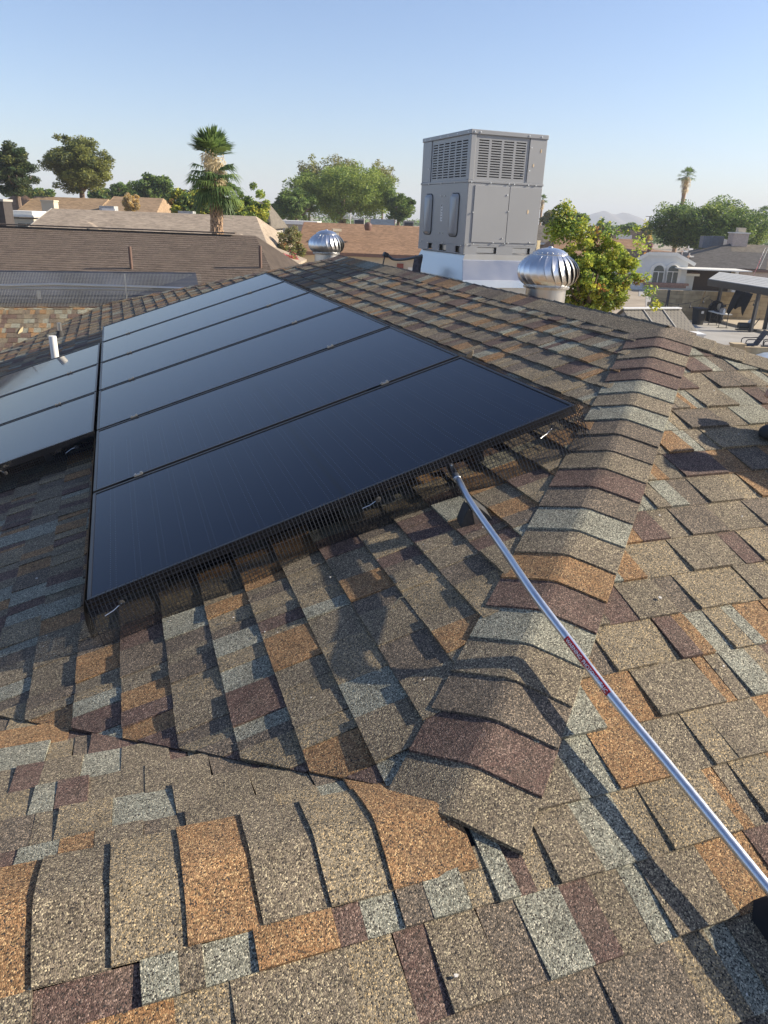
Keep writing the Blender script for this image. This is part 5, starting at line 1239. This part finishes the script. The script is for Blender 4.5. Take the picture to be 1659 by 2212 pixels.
tree('bushy_tree', 'low green tree left of the rounded tree, behind the brown roofs', 272, 392, 450, 70, 100, [L['green'],L['deep']], 4000, .3, 22, .32, .2, 4)
tree('dry_tree', 'golden dry tree in front of the distant brown roof', 284, 416, 462, 38, 64, [L['gold'],L['straw']], 2600, .16, 22, .28, .08, 5, group=None, aspect=.3)
for i, (tx, tp_, bt, wd_, lb) in enumerate(((40,402,432,60,'small green palm like bush at far left behind the pyramid roof'), (88,408,436,60,'low hedge like tree left of the big pine'), (220,404,440,50,'dark green tree below the big pine, at its right'))):
    tree('bushy_tree', lb, tx, tp_, bt, wd_, 104, [L['green'],L['olive'],L['deep']], 1800, .35, 14, .35, .2, 10+i)
tree('leafy_tree', 'dense yellow green tree left of the palm trunk with rusty tips', 412, 402, 495, 92, 58, [L['yellow'],L['green'],L['deep'],L['rust']], 9000, .17, 50, .24, .2, 6, weights=[3,3,3,1])
tree('leafy_tree', 'dense yellow green tree right of the palm with leaning leafy top', 528, 408, 520, 96, 56, [L['lime'],L['yellow'],L['green'],L['deep']], 10000, .17, 50, .24, .2, 7, weights=[3,2,3,3], extra=[(547,402,8,160),(575,440,9,160),(562,420,10,160)])
tree('leafy_tree', 'dark leafy mass directly behind the palm trunk', 472, 440, 505, 84, 62, [L['deep'],L['green'],L['yellow']], 5000, .18, 30, .3, .2, 8, weights=[4,3,1])
tree('mesquite_tree', 'big rounded bright green tree in the centre behind the brown house', 742, 352, 478, 232, 112, [L['mesq'],L['mesq2'],L['lime'],L['green']], 22000, .34, 100, .20, .5, 20, weights=[5,3,1,2], aspect=.35)
tree('mesquite_tree', 'darker green tree left of the big central tree', 640, 405, 480, 96, 104, [L['green'],L['mesq2'],L['deep']], 8000, .32, 40, .26, .3, 21, weights=[3,3,1], aspect=.35)
tree('mesquite_tree', 'lower green tree at the right of the big central tree, beside the air conditioner', 862, 408, 482, 70, 108, [L['mesq2'],L['green'],L['deep']], 5000, .32, 30, .28, .3, 22, aspect=.35)
tree('eucalyptus_tree', 'sparse grey green eucalyptus top rising left behind the central tree', 668, 330, 440, 62, 128, [L['euc'],L['olive']], 2300, .30, 30, .30, .2, 23, shell=.4)
tree('eucalyptus_tree', 'sparse grey green eucalyptus top rising in the middle behind the central tree', 735, 325, 430, 74, 128, [L['euc'],L['olive']], 2600, .30, 30, .30, .2, 24, shell=.4)
tree('eucalyptus_tree', 'thin wispy eucalyptus at right behind the central tree', 828, 338, 440, 60, 128, [L['euc'],L['olive']], 1500, .28, 26, .26, .2, 25, shell=.55)
tree('bushy_tree', 'distant dark green tree at the left of the grey house roof', 598, 428, 482, 40, 110, [L['green'],L['deep']], 1800, .32, 14, .35, .2, 26)
tree('crape_myrtle', 'airy bronze green shrub tree above the pink flowers', 628, 488, 580, 64, 50, [L['euc'],L['olive'],L['rust']], 3600, .12, 34, .24, .06, 27, weights=[3,3,1])
tree('flowering_bush', 'bush covered with pink red flowers behind the roof peak', 624, 538, 612, 52, 46, [L['pink'],L['green'],L['rust']], 3800, .09, 26, .3, .05, 28, weights=[5,2,1], cat='bush')
tree('leafy_tree', 'big dark to light green rounded tree at right behind the white house', 1528, 430, 552, 240, 105, [L['green'],L['mesq2'],L['deep'],L['mesq']], 26000, .32, 110, .20, .5, 30, weights=[4,3,3,1], aspect=.4)
tree('citrus_tree', 'leafy yellow green tree close behind the right turbine', 1276, 505, 695, 244, 16.5, [L['lime'],L['yellow'],L['green'],L['rust']], 15000, .062, 150, .14, .10, 31, weights=[5,4,2.5,.2], aspect=.6, dy=.5, limbs=14, shell=.5,
     extra=[(1216,470,26,500),(1200,500,26,500),(1228,492,30,600),(1256,508,30,500),(1222,440,13,70),(1208,452,12,60),(1232,456,14,80),(1286,508,22,150),(1262,476,12,50),(1300,478,9,26),(1320,500,20,90),(1350,500,12,40),(1376,494,9,30),(1385,530,22,120),(1398,600,12,50),(1404,630,18,110),(1418,660,14,90),(1190,560,24,300),(1186,610,24,300),(1395,482,7,16)])
for i, (tx, tp_, wd_, D, mm, lb) in enumerate(((1300,478,70,160,['far','green'],'distant tree line left below the mountain'), (1362,480,70,165,['far','green'],'distant tree line right below the mountain'), (1190,452,46,130,['far','euc'],'thin grey green distant tree left behind the citrus tree'), (1245,462,60,135,['deep','green'],'dark distant tree behind the citrus tree'), (1392,488,36,150,['olive','gold'],'yellowish distant tree left of the big rounded tree'), (1640,470,60,140,['far','green'],'distant trees at the right picture edge'), (960,470,120,170,['far','deep'],'distant trees hidden behind the air conditioner'), (498,430,60,150,['far','green'],'distant trees behind the palm'))):
    tree('bushy_tree', lb, tx, tp_, tp_+34+tx*.004, wd_, D, [L[k] for k in mm], 2400, .5, 20, .33, .2, 40+i, flat=.7)
# far wooded horizon, one mass
rng = np.random.default_rng(77); C_l = []
for i in range(230):
    a = rng.uniform(-.45, 1.15); Dd = rng.uniform(210, 420); c = np.array([CAM.x+Dd*math.sin(a), CAM.y+Dd*math.cos(a), GZ+rng.uniform(1.0,3.2)]); n = 130
    d = rng.normal(size=(n,3)); d /= np.linalg.norm(d, axis=1)[:,None]; d *= (rng.random(n)**.4)[:,None]*np.array([6,6,2.6])*rng.uniform(.6,1.2); C_l.append(c+d)
cen = np.concatenate(C_l); V, Q = leaf_quads(cen, 1.1, rng, .7); np_mesh('far_trees', V, Q, [L['far'], L['green']], rng.integers(0, 2, len(Q)), kind='stuff')

# palms
def palm(label, tx, ty_c, ty_b, D, s, seed, tall=True, simplep=False, name='fan_palm', tr=1.):
    rng = random.Random(seed); c = F(tx, ty_c, D); base = Vector((c.x, c.y, GZ)); e = empty(name, base, label, 'palm tree'); H = c.z-GZ
    m = MB(); r0 = .25*s*tr; nseg = 40
    if not simplep:
        m.tube([(0,0,i/10*H) for i in range(11)], [r0*(.98-.03*i/10+.02*math.sin(i*2)) for i in range(11)], 14); m.build('trunk', M_palmb2, e, smooth=True)
        nb = 0
        bt = MB()
        for r_ in range(int(3.4*s/.085)):
            z = H-.2-r_*.085*s
            for k in range(9):
                a = 2*math.pi*(k+.5*(r_ % 2))/9+r_*.09; rr = r0*.96; ca, sa = math.cos(a), math.sin(a); w_ = .055*s*rng.uniform(.8,1.2); hh = .14*s*rng.uniform(.7,1.3); o_ = .05*s*rng.uniform(.6,1.6)
                p0 = Vector((rr*ca, rr*sa, z)); t = Vector((-sa, ca, 0)); n = Vector((ca, sa, 0))
                bt.add([p0-t*w_, p0+t*w_, p0+t*w_*.35+n*o_+Vector((0,0,hh)), p0-t*w_*.35+n*o_+Vector((0,0,hh)), p0+n*o_*1.2], [(0,1,4),(1,2,4),(2,3,4),(3,0,4)])
        bt.build('leaf_base', M_palmb, e, kind='stuff', fix=False)
    else:
        m.tube([(0,0,0),(0,0,H)], [r0*.9, r0*.7], 10); m.build('trunk', M_palmb, e, smooth=True)
    def fan(mb, o, d, L1, L2, nb, mi, droop):
        d = d.normalized(); sv = d.cross(Vector((0,0,1))); sv = sv.normalized() if sv.length > .05 else Vector((1,0,0)); up_ = sv.cross(d)
        tip = o+d*L1+Vector((0,0,-droop*L1*.3)); mb.tube([o, o.lerp(tip,.5)+up_*.03*s, tip], .012*s, 4, mi=mi)
        for k in range(nb):
            a = R(-78+156*k/(nb-1))+rng.uniform(-.05,.05); dd = (d*math.cos(a)+sv*math.sin(a)).normalized(); ln = L2*rng.uniform(.8,1.05)*(1-.25*abs(math.sin(a)))
            mid = tip+dd*ln*.55+up_*.02*s; en = tip+dd*ln+Vector((0,0,-droop*ln*.55*rng.uniform(.6,1.3))); sd_ = dd.cross(up_).normalized()*ln*.055
            mb.add([tip, mid-sd_, en, mid+sd_], [(0,1,2,3)], mi)
    g_, dd_ = MB(), MB(); top = Vector((0,0,H))
    nf_ = 9 if simplep else 15
    if not simplep:
        for i in range(44):      # upright tuft at the top
            a = rng.uniform(0, 6.283); el = R(rng.uniform(15, 85)); fan(g_, top+Vector((0,0,.50*s)), Vector((math.cos(a)*math.cos(el), math.sin(a)*math.cos(el), math.sin(el))), .40*s, .62*s, nf_, rng.randint(0,1), .12)
        for i in range(64):      # hanging lower fronds
            a = rng.uniform(0, 6.283); el = R(rng.uniform(-50, 25)); fan(g_, top+Vector((0,0,rng.uniform(-.40,.20)*s)), Vector((math.cos(a)*math.cos(el), math.sin(a)*math.cos(el), math.sin(el))), .58*s*rng.uniform(.6,1.1), .58*s, nf_, rng.randint(0,1), .75)
        for i in range(70):      # dead straw in the middle
            a = rng.uniform(0, 6.283); rr = rng.uniform(.12,.34)*s; z = rng.uniform(-.3,.75)*s; o = top+Vector((math.cos(a)*rr, math.sin(a)*rr, z)); fan(dd_, o, Vector((math.cos(a)*.25, math.sin(a)*.25, -1)), .1*s, .42*s, 7, 0, .2)
        for i in range(0):
            a = rng.uniform(0, 6.283); o = top+Vector((0,0,.2*s)); q = Vector((math.cos(a), math.sin(a), 0)); dd_.tube([o, o+q*.6*s+Vector((0,0,.25*s)), o+q*1.15*s+Vector((0,0,.05*s)), o+q*(1.2+.3*rng.random())*s+Vector((0,0,-.5*s*rng.random()))], .005*s, 4)
    else:
        for i in range(34):
            a = rng.uniform(0, 6.283); el = R(rng.uniform(-25, 85)); fan(g_, top+Vector((0,0,.1*s)), Vector((math.cos(a)*math.cos(el), math.sin(a)*math.cos(el), math.sin(el))), .55*s, .6*s, nf_, rng.randint(0,1), .5)
        for i in range(40):
            a = rng.uniform(0, 6.283); rr = rng.uniform(.1,.4)*s; z = rng.uniform(-1.1,.1)*s; rr *= 1-.5*abs(z/s); fan(dd_, top+Vector((math.cos(a)*rr, math.sin(a)*rr, z)), Vector((math.cos(a)*.3, math.sin(a)*.3, -1)), .15*s, .5*s, 6, 0, .1)
    g_.build('crown', [L['palm'], L['palmd']], e, fix=False); dd_.build('dead_fronds', [L['straw']], e, fix=False)
palm('large fan palm with straw coloured skirt rising behind the dark brown roof', 463, 376, 510, 35, 1.36, 3, tr=.58)
palm('lone tall thin fan palm against the sky at right', 1484, 383, 440, 118, 1.55, 5, simplep=True)
palm('tiny distant palm just right of the air conditioner', 1172, 432, 480, 170, 1.3, 6, simplep=True)
palm('small distant palm at the right picture edge', 1650, 462, 490, 120, 1.3, 7, simplep=True)

# air
hz = MB(); hz.box((0,0,(GZ-1+95)/2), (6800,6800,95-(GZ-1))); hzm = bpy.data.materials.new('hazy_air'); hzm.use_nodes = True; ht = hzm.node_tree
ht.nodes.remove(ht.nodes['Principled BSDF']); pv = ht.nodes.new('ShaderNodeVolumePrincipled'); pv.inputs['Density'].default_value = .00040; pv.inputs['Color'].default_value = (.78,.85,.95,1)
ht.links.new(pv.outputs[0], ht.nodes['Material Output'].inputs['Volume']); tag(hz.build('haze', hzm), kind='stuff')
# mountains
mt = MB(); rng = np.random.default_rng(5); Dm = 2600
P = [(1195,500),(1215,489),(1240,476),(1262,468),(1285,460),(1304,455),(1312,457),(1322,462),(1332,463),(1345,459),(1358,461),(1378,468),(1400,478),(1430,490),(1470,502),(1530,507)]
top = [F(x, y, Dm) for x, y in P]; n = len(P); rows = 6
for k in range(rows+1):
    for i, t in enumerate(top):
        f = k/rows; q = t-E2*(f*420+20*math.sin(i*1.3)*f*(1-f)*2); z = t.z*(1-f)+(-30)*f+(6*math.sin(i*1.3+k*1.1)*f*(1-f)*3); mt.v.append((q.x, q.y, z))
for k in range(rows):
    for i in range(n-1): p = k*n+i; mt.f.append((p, p+1, p+n+1, p+n)); mt.m.append(0)
bk2 = [(t.x+E2.x*300, t.y+E2.y*300, -30) for t in top]; b = len(mt.v); mt.v += bk2
for i in range(n-1): mt.f.append((i, b+i, b+i+1, i+1)); mt.m.append(0)
tag(mt.build('mountains', simple('bare_rock_slopes', (.15,.13,.12), .95, 0, .1, .002), smooth=True), kind='structure')
# street light by the far trees
p = F(1400,492,120); e = empty('street_lamp', p, 'thin distant double street lamp left of the big rounded tree', 'street lamp'); MB().tube([(0,0,-6),(0,0,1.6)], .06, 6).build('mast', M_steel, e); MB().bar((-.7,0,1.6), (.7,0,1.6), .2, .08).build('lamp_head', M_steel, e)
